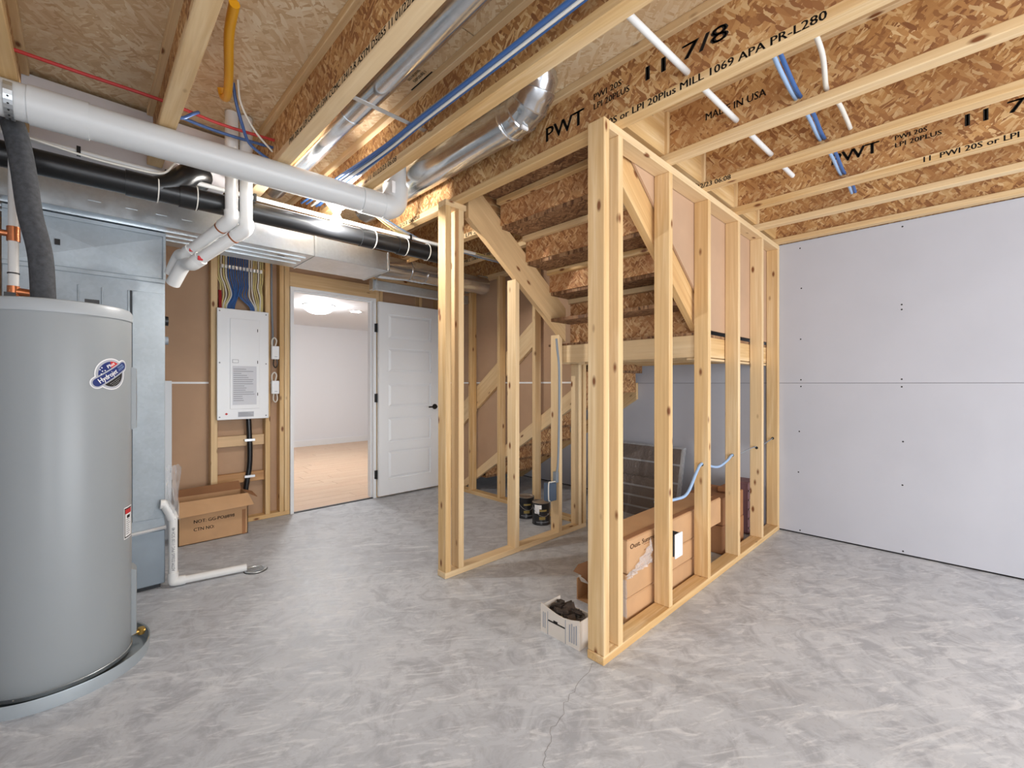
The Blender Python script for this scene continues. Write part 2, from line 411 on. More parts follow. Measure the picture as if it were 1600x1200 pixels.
# --- right drywall
wall_right = box('wall_right', (XR+.013,-3,-.0), (XR+.12,YB+.1,H), DARK); tag(wall_right, 'pale grey unpainted drywall along the right side of the basement', 'wall', kind='structure')
for z0, z1 in ((.012,1.2265),(1.2285,H)):
    for y0, y1 in ((-3,-.62),(-.618,3.04),(3.042,YB)):
        box('drywall_sheet', (XR,y0,z0), (XR+.0125,y1,z1), DRY, wall_right, .0012)
scr = [(0.942,2.324),(0.933,1.997),(0.938,1.584),(0.936,1.254),(0.936,1.20),(0.947,0.834),(0.953,0.502),(0.942,0.03),(0.316,2.341),(0.32,1.786),(0.32,1.751),(0.32,1.254),(0.32,1.20),(0.313,0.81),(0.316,0.5),(0.313,0.03)]
sc_me = None
for y, z in scr:
    o = MB().lathe((XR-.0006,y,z), [(0,0),(.0055,.0002),(.006,.0012)], 10, axis=0).build('screw', INK, wall_right)
# --- other outer walls (outside the frame), with openings added for the fill lights
wl_ = MB()
for lo, hi in (((-1.1,-3,0),(-1,-2.6,H+.3)), ((-1.1,-.6,0),(-1,YB+.1,H+.3)), ((-1.1,-2.6,0),(-1,-.6,.12)), ((-1.1,-2.6,2.18),(-1,-.6,H+.3))): wl_.box(lo, hi)
tag(wl_.build('wall_left', DRY, origin=(-1.05,0,0)), 'pale drywall with an opening added for fill light on the left, outside the picture', 'wall', kind='structure')
wf = MB()
for lo, hi in (((-1.1,-3.1,0),(.4,-3,H+.3)), ((3.8,-3.1,0),(XR+.12,-3,H+.3)), ((.4,-3.1,0),(3.8,-3,.12)), ((.4,-3.1,2.18),(3.8,-3,H+.3))): wf.box(lo, hi)
tag(wf.build('wall_front', DRY, origin=(1.6,-3.05,0)), 'pale drywall with an opening widened for fill light behind the viewpoint', 'wall', kind='structure')

# --- back stud wall with the door opening
wall_back = thing('wall_back', 'open stud wall with tan drywall backing around the doorway', 'wall', (1.4,YB,0), kind='structure')
D = .09
def bstud(x0, x1, z0=T, z1=H-T, m=2): return lum('stud', (x0,YB,z0), (x1,YB+D,z1), wall_back, m)
bstud(.772,.820); bstud(1.186,1.226); bstud(1.305,1.343); bstud(1.347,1.392); bstud(.29,.328); bstud(-.2,-.162); bstud(-.68,-.642)
bstud(2.262,2.30); bstud(2.304,2.342); bstud(2.80,2.838); bstud(3.052,3.09)
lum('bottom_plate', (-1,YB,0), (1.392,YB+D,T), wall_back, 0); lum('bottom_plate', (2.262,YB,0), (3.18,YB+D,T), wall_back, 0)
lum('top_plate', (-1,YB,H-T), (3.18,YB+D,H), wall_back, 0)
lum('header', (1.392,YB,2.135), (2.262,YB+D,2.275), wall_back, 0)
for z0, z1 in ((.674,.767),(.352,.437)): box('backing_rail', (.822,YB+.03,z0), (1.184,YB+.068,z1), OLDY, wall_back, .003)
for x0, x1, z0, z1 in ((-1,.10,0,1.225),(-1,.10,1.235,H),(.103,1.36,0,1.225),(.103,1.36,1.235,H),(2.3,3.18,0,1.225),(2.3,3.18,1.235,H)):
    box('drywall_sheet', (x0,YB+D,z0), (x1,YB+D+.012,z1), TAN, wall_back)
box('drywall_sheet', (1.36,YB+D,2.14), (2.3,YB+D+.012,H), TAN, wall_back)
box('paper_edge', (.2,YB+D-.003,1.222), (.772,YB+D,1.238), PAPER, wall_back)
box('wall_fill', (-1,YB+D+.012,0), (1.36,YB+D+.03,H), DRYW, wall_back); box('wall_fill', (2.3,YB+D+.012,0), (3.3,YB+D+.03,H), DRYW, wall_back); box('wall_fill', (1.36,YB+D+.012,2.14), (2.3,YB+D+.03,H), DRYW, wall_back)

# --- door frame and open door
door_1 = thing('door_1', 'white five-panel door folded open against the stud wall, with black lever', 'door', (2.23,YB,0), kind='structure')
jm = MB().box((1.395,YB-.012,0),(1.425,YB+D+.03,2.135)); jm.build('jamb', WHITE, door_1)
MB().box((2.226,YB-.012,0),(2.256,YB+D+.03,2.135)).build('jamb', WHITE, door_1)
MB().box((1.425,YB-.012,2.108),(2.226,YB+D+.03,2.135)).build('head_jamb', WHITE, door_1)
MB().box((1.425,YB+.035,0),(1.437,YB+.075,2.108)).box((2.214,YB+.035,0),(2.226,YB+.075,2.108)).box((1.437,YB+.035,2.096),(2.214,YB+.075,2.108)).build('door_stop', WHITE, door_1)
box('threshold', (1.425,YB-.005,0), (2.226,YB+.03,.006), BLACK, door_1)
lx0, lx1, ly = 2.262, 3.028, YB-.062
leaf = MB(); PAN = [(1.71,1.978),(1.346,1.61),(.967,1.227),(.585,.855),(.19,.494)]
px0, px1 = 2.372, 2.918
leaf.box((lx0,ly+.016,.02),(lx1,ly+.035,2.10))
leaf.box((lx0,ly,.02),(px0,ly+.016,2.10)); leaf.box((px1,ly,.02),(lx1,ly+.016,2.10))
zs = [2.10]+[z for a in PAN for z in (a[1],a[0])]+[.02]
for i in range(0, len(zs), 2): leaf.box((px0,ly,zs[i+1]),(px1,ly+.016,zs[i]))
leaf = leaf.build('door_leaf', WHITE, door_1)
for a, b in PAN:   # raised field with sloped edges
    i0, i1 = .008, .034
    m = MB(); A = [(px0+i0,ly+.0155,a+i0),(px1-i0,ly+.0155,a+i0),(px1-i0,ly+.0155,b-i0),(px0+i0,ly+.0155,b-i0)]
    B = [(px0+i1,ly+.004,a+i1),(px1-i1,ly+.004,a+i1),(px1-i1,ly+.004,b-i1),(px0+i1,ly+.004,b-i1)]
    m.add(A+B, [(0,1,5,4),(1,2,6,5),(2,3,7,6),(3,0,4,7),(4,5,6,7)]).build('panel', WHITE, leaf)
for z in (1.82,1.07,.25):
    box('hinge', (2.236,YB-.028,z-.045), (2.268,YB-.010,z+.045), BLACK, door_1); cyl('hinge_pin', (2.256,YB-.03,z-.048), (2.256,YB-.03,z+.048), .007, BLACK, door_1, 10)
hd = MB().lathe((2.968,ly,.955), [(0,-.012),(.03,-.012),(.032,0),(0,.0)], 24, axis=1).sweep([(2.968,ly-.01,.955),(2.968,ly-.05,.955)], .009, 10).sweep([(2.972,ly-.048,.955),(2.86,ly-.048,.955)], .0085, 10)
hd.build('door_handle', BLACK, door_1, True)
box('latch_plate', (1.424,YB+.01,.93), (1.427,YB+.03,1.02), BLACK, door_1)
# --- the finished room behind the doorway
f2 = thing('floor_finished_room', 'light oak plank floor seen through the doorway', 'floor', (2.8,6.5,0), kind='structure')
box('underlay', (.2,YB+D,-.08), (5.6,8.98,-.004), DARK, f2)
y = YB+.03; r = 0
while y < 8.95:
    x = .2 - random.uniform(0, 1.0)
    while x < 5.6:
        a, b = max(x,.2), min(x+1.35,5.6)
        if b-a > .05: box('plank', (a+.0012,y+.0012,-.004), (b-.0012,min(y+.18,8.98)-.0012,.004), PLANK, f2)
        x += 1.35
    y += .18; r += 1
wb = thing('wall_finished_room', 'white painted walls of the room beyond the doorway', 'wall', (2.8,8.98,0), kind='structure')
box('wall_panel', (.2,8.98,0), (5.6,9.08,2.36), DRYW, wb); box('wall_panel', (.1,YB+D+.03,0), (.2,9.08,2.36), DRYW, wb); box('wall_panel', (5.6,YB+D+.03,0), (5.7,9.08,2.36), DRYW, wb)
box('wall_panel', (3.3,YB+D+.03,0), (5.6,YB+D+.05,2.36), DRYW, wb)
box('ceiling_panel', (.1,YB+D+.03,2.36), (5.7,9.08,2.40), DRYW, wb)
bb = box('baseboard_finished_room', (.2,8.965,.004), (5.6,8.98,.12), WHITE); tag(bb, 'white baseboard at the foot of the white wall beyond the doorway', 'baseboard', kind='structure')
fl = thing('dome_ceiling_light', 'lit frosted dome ceiling light seen through the doorway', 'ceiling light', (2.45,6.53,2.36))
MB().lathe((2.45,6.53,2.36), [(0,0),(.22,0),(.22,-.015),(.19,-.025)], 32).build('mount', WHITE, fl, True)
MB().lathe((2.45,6.53,2.36), [(.205,-.018),(.19,-.06),(.15,-.095),(.09,-.118),(0,-.126)], 32).build('glass_dome', DOME, fl, True)
dl = thing('recessed_downlight', 'small lit recessed ceiling light right of the dome light beyond the doorway', 'ceiling light', (3.09,6.71,2.36))
MB().lathe((3.09,6.71,2.36), [(.075,-.002),(.095,-.004),(.1,0)], 24).build('trim_ring', WHITE, dl, True)
MB().lathe((3.09,6.71,2.36), [(0,-.003),(.076,-.003)], 24).build('lens', SPOT, dl)

# ================================================================== STAIR WALLS
# front partition (near the viewer)
F1a, F1b = 1.09, 1.178
w1 = thing('wall_stair_front', 'open stud partition in front of the stairs, meeting the grey drywall', 'wall', (2.9,1.13,0), kind='structure')
lum('bottom_plate', (1.612,F1a,0), (XR,F1b,T), w1, 0); lum('top_plate', (1.656,F1a,H-T), (XR,F1b,H), w1, 0)
lum('stud', (1.616,F1a,T), (1.656,F1b,H), w1, 2)
ST = (1.730, 2.218, 2.722, 3.228, 3.735, 4.145)
for x in ST: lum('stud', (x,F1a,T), (x+T,F1b,H-T), w1, 2)
# tan paper-backed drywall on the stair side of this partition
SL = .745
def lower(x): return 1.56 + SL*(2.80-x)
m = MB().prism([(1.80,lower(1.80)+.20),(2.80,lower(2.80)+.20),(2.80,1.575),(XR,1.575),(XR,2.60),(1.80,2.60)], 1, F1b+.001, F1b+.0125)
m.build('drywall_sheet', TAN, w1)
# rear partition
F2a, F2b = 2.265, 2.35
w2 = thing('wall_stair_rear', 'short open stud partition with a double end post under the stairs', 'wall', (2.3,2.3,0), kind='structure')
lum('bottom_plate', (1.622,F2a,0), (3.09,F2b,T), w2, 0); lum('top_plate', (1.626,F2a,H-T), (1.79,F2b,H), w2, 0)
for x in (1.626, 1.728): lum('stud', (x,F2a,T), (x+T+.004,F2b,H-T), w2, 2)
for x in (2.238, 2.726):
    zt_ = lower(x+.019)
    b = MB().hexa([(x,F2a,T),(x+T,F2a,T),(x+T,F2b,T),(x,F2b,T),(x,F2a,lower(x)-.002),(x+T,F2a,lower(x+T)-.002),(x+T,F2b,lower(x+T)-.002),(x,F2b,lower(x)-.002)]); b.build('stud', LUM[2], w2)
lum('stud', (2.985,F2a,T), (3.023,F2b,1.385), w2, 2); lum('stud', (3.05,F2a,T), (3.09,F2b,1.385), w2, 2)
# side partition beside the lower flight
w3 = thing('wall_stair_side', 'stud partition with tan drywall backing beside the lower stair flight', 'wall', (3.13,3.4,0), kind='structure')
F3a, F3b = 3.092, 3.178
lum('bottom_plate', (F3a,F2b,0), (F3b,YB,T), w3, 1); lum('top_plate', (F3a,F2b,H-T), (F3b,YB,H), w3, 1)
for y in (2.36,2.865,3.365,3.84,4.345): lum('stud', (F3a,y,T), (F3b,y+T,H-T), w3, 2)
def s_top(y): return .221 + .668*(3.883-y)       # lower edge of the drywall along the lower flight
zz = 1.225
X3 = F3b+.042
yb_ = 3.883-(zz-.221)/.668
MB().prism([(4.20,s_top(4.20)+.02),(2.38,s_top(2.38)),(2.38,H),(YB,H),(YB,.05),(4.20,.05)], 0, X3, X3+.012).build('drywall_sheet', TAN, w3)
box('paper_edge', (X3-.003,2.42,zz+.0), (X3,YB,zz+.016), PAPER, w3)
for y0, y1 in ((4.385,YB),(3.88,4.34),(3.405,3.838),(2.905,3.36),(2.40,2.86)):
    def rz(y): return 1.193 + .752*(3.505-y)
    if rz(y0) < 2.0: MB().prism([(y0,rz(y0)),(y1,rz(y1)),(y1,rz(y1)+.25),(y0,rz(y0)+.25)], 0, F3b+.002, F3b+.04).build('rail_backing_board', LUM_SY, w3)
# ================================================================== STAIRCASE
st = thing('staircase', 'unfinished wooden staircase with board risers turning at a square landing', 'staircase', (2.8,2.2,0))
def stringer(ya, yb):
    x0, x1 = 1.80, 2.86; d = .27
    MB().prism([(x0,lower(x0)),(x1,lower(x1)),(x1,1.80),(x0,lower(x0)+d)] if False else [(x0,lower(x0)),(2.80,lower(2.80)),(2.80,lower(2.80)+d),(x0,lower(x0)+d)], 1, ya, yb).build('stringer', LUM_SX, st)
stringer(2.258,2.298); stringer(1.194,1.234)
RZ = [1.536, 1.733, 1.933, 2.12, 2.323, 2.52]; RX = [2.87, 2.60, 2.335, 2.08, 1.815]
for i, x in enumerate(RX):
    if i < 4 or True:
        z0 = RZ[i+1] if i < 5 else 0
for i, x in enumerate([2.86,2.60,2.335,2.08]):
    z0, z1 = RZ[i+1], RZ[i+2] if i+2 < len(RZ) else 2.68
    box('riser', (x,1.236,z0-.004), (x+.016,2.256,z1-.02), RISER, st)
    box('tread', (x+.0,1.236,z1-.02), (x-.27 if False else x+.016,2.256,z1), TREAD, st) if False else None
for i, (x, xn) in enumerate([(2.86,2.60),(2.60,2.335),(2.335,2.08),(2.08,1.815)]):
    z = RZ[i+2]
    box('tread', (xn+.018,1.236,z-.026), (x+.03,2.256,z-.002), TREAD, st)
    lum('cleat', (x-.042,1.24,z-.066), (x-.004,2.252,z-.028), st, 1)
box('riser', (2.86+.0,1.236,1.54), (2.876,2.256,1.727), RISER, st); box('tread', (2.618,1.236,1.705), (2.89,2.256,1.729), TREAD, st)
# landing
lb = box('landing_beam', (2.78,1.182,1.39), (2.83,2.40,1.53), LUM_SX if False else LUM[1], st, .003)
box('landing_beam', (2.83,1.182,1.395), (XR-.005,1.222,1.53), LUM[0], st, .003)
box('landing_beam', (2.83,2.362,1.39), (XR-.005,2.40,1.53), LUM[0], st, .003)
for x in (3.2,3.6,4.0): box('landing_joist', (x,1.222,1.40), (x+T,2.362,1.53), LUM[1], st, .003)
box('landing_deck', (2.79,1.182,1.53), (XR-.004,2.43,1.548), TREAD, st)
box('landing_fascia', (2.80,1.182,1.375), (XR-.005,1.26,1.39), LUM[0], st, .002)
# lower flight, descending towards the back wall
def low(y): return s_top(y) - .15
for xa, xb in ((F3b+.002,F3b+.04),(XR-.045,XR-.006)):
    MB().prism([(2.40,low(2.40)),(4.10,max(low(4.10),0.0)),(4.18,0.0),(4.18,.03),(2.40,s_top(2.40)+.02)], 0, xa, xb).build('stringer', LUM_SY, st)
RIS2 = None
n = 8; run = .235; rise = 1.548/n
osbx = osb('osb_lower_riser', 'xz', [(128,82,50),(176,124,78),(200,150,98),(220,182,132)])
box('hanger_board', (F3b+.058,2.405,1.135), (XR-.047,2.42,1.39), osbx, st)
for i in range(n-1):
    y0 = 2.33 + run*i; z0 = 1.548 - rise*(i+1)
    box('riser', (F3b+.058,y0,z0), (XR-.047,y0+.016,z0+rise-.024), osbx, st)
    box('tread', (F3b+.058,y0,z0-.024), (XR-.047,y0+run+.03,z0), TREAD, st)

# ================================================================== WATER HEATER
TC = Vector((-.074, 2.697, 0)); TR = .237
wh = thing('water_heater', 'tall grey cylindrical electric water heater standing in a round metal pan', 'water heater', (TC.x,TC.y,.012))
MB().lathe(TC, [(0,.012),(TR-.02,.012),(TR-.012,.03),(TR,.034),(TR,1.50),(TR-.001,1.505)], 72).build('tank_jacket', ENAM, wh, True)
MB().lathe(TC, [(TR+.003,1.50),(TR+.004,1.535),(TR-.004,1.548),(TR-.02,1.553),(0,1.556)], 72).build('top_cap', ENAMD, wh, True)
MB().lathe(TC, [(TR+.003,.026),(TR+.003,.04),(TR-.001,.042)], 72).build('base_ring', GALV, wh, True)
def tp(a, z, r=TR): a = math.radians(a); return Vector((TC.x+r*math.cos(a), TC.y+r*math.sin(a), z))
def patch(name, pts, mat, r, parent=None):   # pts in (arc offset m, z) around angle a0
    m = MB(); vs = [tp(-47 + math.degrees(x/TR), z, r) for x, z in pts]; m.add(vs, [tuple(range(len(vs)))]); return m.build(name, mat, parent)
def cover(a, z0, z1, half, dep, mat, name):
    m = MB(); A = [a-half+2*half*i/6 for i in range(7)]
    out = [tp(x,z0,TR+dep) for x in A]; top = [tp(x,z1,TR+dep) for x in A]; i0 = [tp(x,z0-.008,TR) for x in A]; i1 = [tp(x,z1+.008,TR) for x in A]
    m.add(i0+out+top+i1, [(r_*7+i,r_*7+i+1,(r_+1)*7+i+1,(r_+1)*7+i) for r_ in range(3) for i in range(6)] + [(0,7,14,21),(6,27,20,13)])
    return m.build(name, mat, wh, True)
uc = cover(2, 1.02, 1.29, 13, .018, ENAM, 'element_cover'); cover(2, .06+.02, .37, 13, .018, ENAM, 'element_cover')
m = MB(); A = [-11,-9.5]; 
m.add([tp(-10,1.05,TR+.019),tp(-7,1.05,TR+.019),tp(-7,1.24,TR+.019),tp(-10,1.24,TR+.019)], [(0,1,2,3)]).build('rating_plate', SILV, uc)
# warning label near the right edge
def lab(a0, a1, z0, z1, mat, r, name, par=None):
    m = MB(); A = [a0+(a1-a0)*i/5 for i in range(6)]
    m.add([tp(x,z0,TR+r) for x in A]+[tp(x,z1,TR+r) for x in A], [(i,i+1,7+i,6+i) for i in range(5)]); return m.build(name, mat, par or wh)
wl = lab(-31,-13,.535,.675,PAPER,.001,'warning_label'); lab(-30,-14.5,.54,.67,INK,.0014,'label_border',wl); lab(-29,-15.5,.545,.665,PAPER,.0018,'label_field',wl)
lab(-29,-15.5,.645,.665,REDL,.0022,'label_header',wl)
for k in range(8): lab(-28,-18+random.uniform(-3,1),.555+.009*k,.558+.009*k,INKG,.0022,'label_line',wl)
lab(-26,-19,.625,.638,INK,.0022,'label_symbol',wl)
# oval badge
bz = 1.262
def cpos(x, z, r): return tp(-47 + math.degrees(x/TR), bz+z, TR+r)
def badge(name, pts, mat, r, par):
    q = []
    for i in range(len(pts)):
        a, b = pts[i], pts[(i+1)%len(pts)]; k = max(1, int(math.hypot(b[0]-a[0], b[1]-a[1])/.008)+1)
        q += [(a[0]+(b[0]-a[0])*t/k, a[1]+(b[1]-a[1])*t/k) for t in range(k)]
    pts = q
    m = MB(); n_ = len(pts); cx_ = sum(p[0] for p in pts)/n_; cz_ = sum(p[1] for p in pts)/n_; K = 6
    vs = [cpos(cx_,cz_,r)]
    for k in range(1, K+1): vs += [cpos(cx_+(x-cx_)*k/K, cz_+(z-cz_)*k/K, r) for x, z in pts]
    fs = [(0,i+1,(i+1)%n_+1) for i in range(n_)]
    for k in range(K-1): fs += [(1+k*n_+i,1+k*n_+(i+1)%n_,1+(k+1)*n_+(i+1)%n_,1+(k+1)*n_+i) for i in range(n_)]
    m.add(vs, fs); return m.build(name, mat, par)
def circ(r, n_=36, cx_=0, cz_=0, sx=1.0): return [(cx_+r*sx*math.cos(2*math.pi*i/n_), cz_+r*math.sin(2*math.pi*i/n_)) for i in range(n_)]
ca, sa = math.cos(math.radians(33)), math.sin(math.radians(33))
def rotp(p): return (p[0]*ca-p[1]*sa, p[0]*sa+p[1]*ca)
def capsule(L, r, n_=12):
    pts = [(L+r*math.cos(-math.pi/2+math.pi*i/n_), r*math.sin(-math.pi/2+math.pi*i/n_)) for i in range(n_+1)] + [(-L+r*math.cos(math.pi/2+math.pi*i/n_), r*math.sin(math.pi/2+math.pi*i/n_)) for i in range(n_+1)]
    return [rotp(p) for p in pts]
bg = badge('badge', circ(.066), PAPER, .0008, wh); badge('badge_band', capsule(.066,.026), PAPER, .0008, bg)
badge('badge_ring', circ(.062), SILV, .0012, bg); badge('badge_band', capsule(.066,.022), SILV, .0020, bg)
up_half = [(.053*math.cos(math.radians(t)), .053*math.sin(math.radians(t))) for t in range(33, 214, 10)]
dn_half = [(.053*math.cos(math.radians(t)), .053*math.sin(math.radians(t))) for t in range(213, 394, 10)]
badge('badge_field', up_half, NAVY, .0016, bg); badge('badge_field', dn_half, INK, .0016, bg)
badge('badge_red', [(.053*math.cos(math.radians(t)), .053*math.sin(math.radians(t))) for t in range(33,100,8)]+[(.0,.012)], REDL, .0018, bg)
badge('badge_band', capsule(.066,.0165), NAVY, .0024, bg)
def btext(s, size, x, z, fit, mat=PAPER):
    def cv(tx, ty):
        p = rotp((x+tx, z+ty)); return cpos(p[0], p[1], .0030)
    text(s, size, (0,0,0), XX, ZZ, mat, bg, fit, 'badge_text', curve=cv)
btext('Hydrojet', .030, -.062, -.009, .088); btext('TOTAL', .012, .036, .003, .034, LBLUE); btext('SYSTEM', .012, .036, -.008, .034, LBLUE); btext('Plus', .020, -.002, .028, .034)
for k in range(4): btext('__________', .010, -.03+.004*k, -.030-.007*k, .055-.010*k)
for sx_, sz_ in ((-.036,.022),(-.026,.030),(-.016,.027),(-.03,.040),(-.020,.043)): badge('badge_star', circ(.0028,6,*rotp((sx_,sz_))), PAPER, .0026, bg)
# pan
pan = MB().lathe(TC, [(0,.002),(.294,.002),(.298,.05),(.303,.053),(.304,.048),(.300,0),(0,0)], 72).build('drain_pan', PANM, None, True, origin=(TC.x,TC.y,0))
tag(pan, 'shallow round galvanised drain pan under the grey water heater', 'drain pan')
dv = MB().sweep([tp(2,.06,TR+.001),tp(2,.06,TR+.05)], .010, 10).sweep([tp(2,.045,TR+.035),tp(2,.075,TR+.035)], .013, 10).build('drain_valve', BRASS, wh, True)
for a in (-62, -118): MB().lathe(tp(a,.034,TR+.002), [(0,-.004),(.004,0),(0,.004)], 8).build('jacket_screw', TIN, wh)
# top fittings
MB().box((TC.x+.08,TC.y-.16,1.552),(TC.x+.125,TC.y-.13,1.572)).build('cover_clip', BLACK, wh); MB().box((TC.x-.14,TC.y-.16,1.552),(TC.x-.11,TC.y-.14,1.57)).build('cover_clip', BLACK, wh)
fp = tube('foam_insulated_pipe', [(-.228,2.735,2.36),(-.195,2.69,2.24),(-.170,2.63,2.08),(-.150,2.60,1.90),(-.122,2.60,1.74),(-.113,2.61,1.556)], .037, FOAM, None, 20)
tag(fp, 'thick grey foam-covered pipe rising from the top of the water heater', 'pipe')
wp = thing('cold_water_pipe', 'thin white supply pipe with copper fittings left of the foam-covered pipe', 'pipe', (-.205,2.75,1.556))
MB().sweep([(-.205,2.75,1.60),(-.205,2.75,2.2)], .016, 14).build('tube', WHITEP, wp, True)
MB().sweep([(-.205,2.75,1.556),(-.205,2.75,1.625)], .019, 14).sweep([(-.215,2.75,1.605),(-.15,2.75,1.60)], .017, 14).build('elbow', COPPER, wp, True)
MB().sweep([(-.205,2.75,1.81),(-.205,2.75,1.87)], .0205, 14).sweep([(-.25,2.75,1.84),(-.19,2.75,1.84)], .013, 12).build('tee', COPPER, wp, True)
MB().sweep([(-.15,2.75,1.60),(-.11,2.75,1.60)], .020, 12).build('valve', BRASS, wp, True)
MB().sweep([(-.205,2.75,1.675),(-.205,2.75,1.68)], .0185, 14).build('zip_tie', BLACK, wp, True)
wc = tube('thin_white_wire', [(-.235,2.64,2.3),(-.245,2.64,2.1),(-.238,2.64,1.95),(-.25,2.64,1.85),(-.238,2.64,1.74),(-.25,2.64,1.58)], .004, WCAB); tag(wc, 'loose thin white wire beside the copper fittings above the water heater', 'wire')

# ================================================================== FURNACE, PLENUM, DUCTS
fu = thing('furnace', 'grey-blue sheet metal furnace cabinet standing behind the water heater', 'furnace', (.04,3.7,0))
fx0, fx1, fy = -.29, .356, 3.36
box('feet', (fx0+.02,fy+.02,0), (fx1-.02,4.08,.025), CABDK, fu)
box('base_cabinet', (fx0,fy,.025), (fx1,4.10,.345), CAB, fu, .004)
box('body', (fx0,fy,.35), (fx1,4.10,1.825), FGALV, fu, .003)
box('access_panel', (.205,fy-.008,.42), (fx1-.002,fy,1.76), FGALV, fu, .003)
box('panel_gap', (.196,fy-.003,.42), (.204,fy+.001,1.76), CABDK, fu)
MB().sweep(smooth_path([(fx0,fy-.006,.36),(-.05,fy-.008,.352),(.1,fy-.007,.358),(.2,fy-.009,.35),(fx1+.004,fy-.006,.362)]), .011, 6).build('foil_tape', TAPE, fu, True)
for k, x in enumerate((-.02,.075,.185)): box('rib', (x,fy-.006,1.60), (x+.008,fy,1.76), FGALV, fu, .002)
pl = thing('supply_plenum', 'galvanised plenum box with cross-creased face above the furnace', 'plenum', (.04,3.7,1.825))
zf0, zf1 = 1.85, 2.095; cxm, czm = (fx0+.02+fx1)/2, (zf0+zf1)/2
m = MB().box((fx0,fy+.002,1.825),(fx1,4.08,2.125)); m.build('plenum_box', FGALV, pl)
q0, q1, q2, q3 = (fx0+.03,fy-.002,zf0),(fx1-.006,fy-.002,zf0),(fx1-.006,fy-.002,zf1),(fx0+.03,fy-.002,zf1); qc = (cxm,fy-.022,czm)
MB().add([q0,q1,q2,q3,qc], [(0,1,4),(1,2,4),(2,3,4),(3,0,4)]).build('creased_face', FGALV, pl)
box('drive_cleat', (fx0,fy-.010,1.822), (fx1,fy-.002,1.846), FGALV, pl, .003); box('drive_cleat', (fx0,fy-.010,2.10), (fx1+.003,fy-.002,2.124), FGALV, pl, .003); box('corner_strip', (fx1-.012,fy-.010,1.84), (fx1+.003,fy-.002,2.105), FGALV, pl, .002)
box('label_bracket', (-.105,fy-.022,1.955), (-.085,fy-.01,1.985), BLACK, pl)
for z, r_, mt in ((1.62,.030,BLACK),(1.495,.026,GCAB)): MB().sweep([(fx1-.01,3.55,z),(fx1+.035,3.55,z)], r_, 18).build('pipe_stub', mt, fu, True)

td = thing('trunk_duct', 'long rectangular galvanised trunk duct hanging across the back of the room', 'duct', (.6,3.45,2.13))
box('duct_section', (-.9,3.225,2.128), (1.19,3.66,2.272), GALV, td, .002); box('duct_section', (1.192,3.225,2.128), (1.765,3.66,2.272), GALV, td, .002)
for x in (1.178,1.748): box('drive_cleat', (x,3.217,2.124), (x+.016,3.668,2.276), GALV, td, .002)
for k in range(3): box('standing_seam', (-.8,3.31+.1*k,2.122), (1.15,3.316+.1*k,2.128), GALV, td)
for k, x in enumerate((.02,.17,.30,.42)): box('cleat_tab', (x,3.221,2.19), (x+.05,3.225,2.196), GALV, td)
box('bottom_slot', (.985,3.38,2.1262), (1.03,3.386,2.128), CABDK, td)
bd = thing('branch_duct', 'flat galvanised branch duct above the open white door', 'duct', (2.3,3.9,2.05))
box('duct_section', (1.875,3.70,2.075), (2.95,3.76,2.155), GALV, bd, .002)
for x in (1.858,1.888): box('drive_cleat', (x,3.692,2.068), (x+.012,3.766,2.162), GALV, bd, .002)
ep = thing('elbow_duct', 'crimped round duct elbow joining the trunk duct above the white door', 'duct', (2.2,3.5,2.2))
MB().sweep([(1.77,3.44,2.21),(1.95,3.44,2.215),(2.06,3.44,2.22)], [.10,.095,.088], 24).build('tapered_sleeve', DUCT, ep, True)
m = MB(); pts = []; rs = []
for k in range(9):
    pts.append((2.06+.02*k,3.44,2.22)); rs.append(.088 if k % 2 else .093)
m.sweep(pts, rs, 24).build('crimped_collar', DUCT, ep, True)
MB().sweep([(2.22,3.44,2.22),(2.95,3.44,2.22)], .086, 24).build('round_pipe', DUCT, ep, True)
bt = MB().prism([(2.98,2.20),(3.09,2.24),(3.09,2.36),(2.98,2.36)], 1, 3.55, 3.80).build('duct_boot', GALV); tag(bt, 'small sheet metal boot tucked against the side partition under the joists', 'duct')

# round supply duct with elbow in the bay beside the stairs
rd = thing('round_duct', 'shiny round steel duct between the joists, ending in a segmented elbow', 'duct', (1.47,2.3,2.41))
dx, dz, dr = 1.56, 2.555, .092
MB().sweep([(dx,1.62,dz),(dx,3.22,dz)], dr, 32).build('straight_pipe', DUCT, rd, True)
MB().sweep([(dx,1.60,dz),(dx,1.70,dz)], dr+.003, 32).build('collar', DUCT, rd, True)
gp_ = [(dx,1.62,dz),(dx-.005,1.54,dz+.002),(dx-.012,1.475,dz+.018),(dx-.02,1.43,dz+.05),(dx-.025,1.41,dz+.09),(dx-.028,1.405,HT-.002)]
eb = []; er = []
for i in range(len(gp_)-1):
    a, b = Vector(gp_[i]), Vector(gp_[i+1])
    for t, rr in ((0,.004),(.12,.007),(.2,.001),(.8,0),(.9,.001)): eb.append(a+(b-a)*t); er.append(dr+rr)
MB().sweep(eb, er, 32).build('segmented_elbow', DUCT, rd, True)
box('maker_label', (1.52,1.49,2.457), (1.56,1.50,2.472), PAPER, rd)
box('duct_boot', (1.30,.95,2.60), (1.44,1.36,2.66), GALV, rd, .004)
sd = cyl('small_round_duct', (.925,.2,2.535), (.925,3.25,2.535), .064, DUCT, None, 28); tag(sd, 'slim shiny round duct running along the middle joist bay', 'duct')
MB().sweep([(.925,2.05,2.535),(.925,2.065,2.535)], .0665, 28).build('seam_ring', DUCT, sd, True)
sp = MB().box((.79,1.80,2.435),(1.18,1.825,2.438)).build('metal_hanger_strap', GALV); tag(sp, 'flat metal strap slung under the slim round duct', 'strap')

# beam wrapped in white at the left end of the joists
bm_ = box('white_wrapped_beam', (-.95,3.03,2.352), (.60,3.12,2.66), WRAPW, None, .003); tag(bm_, 'white wrapped beam carrying the joist ends behind the big drain pipe', 'beam')
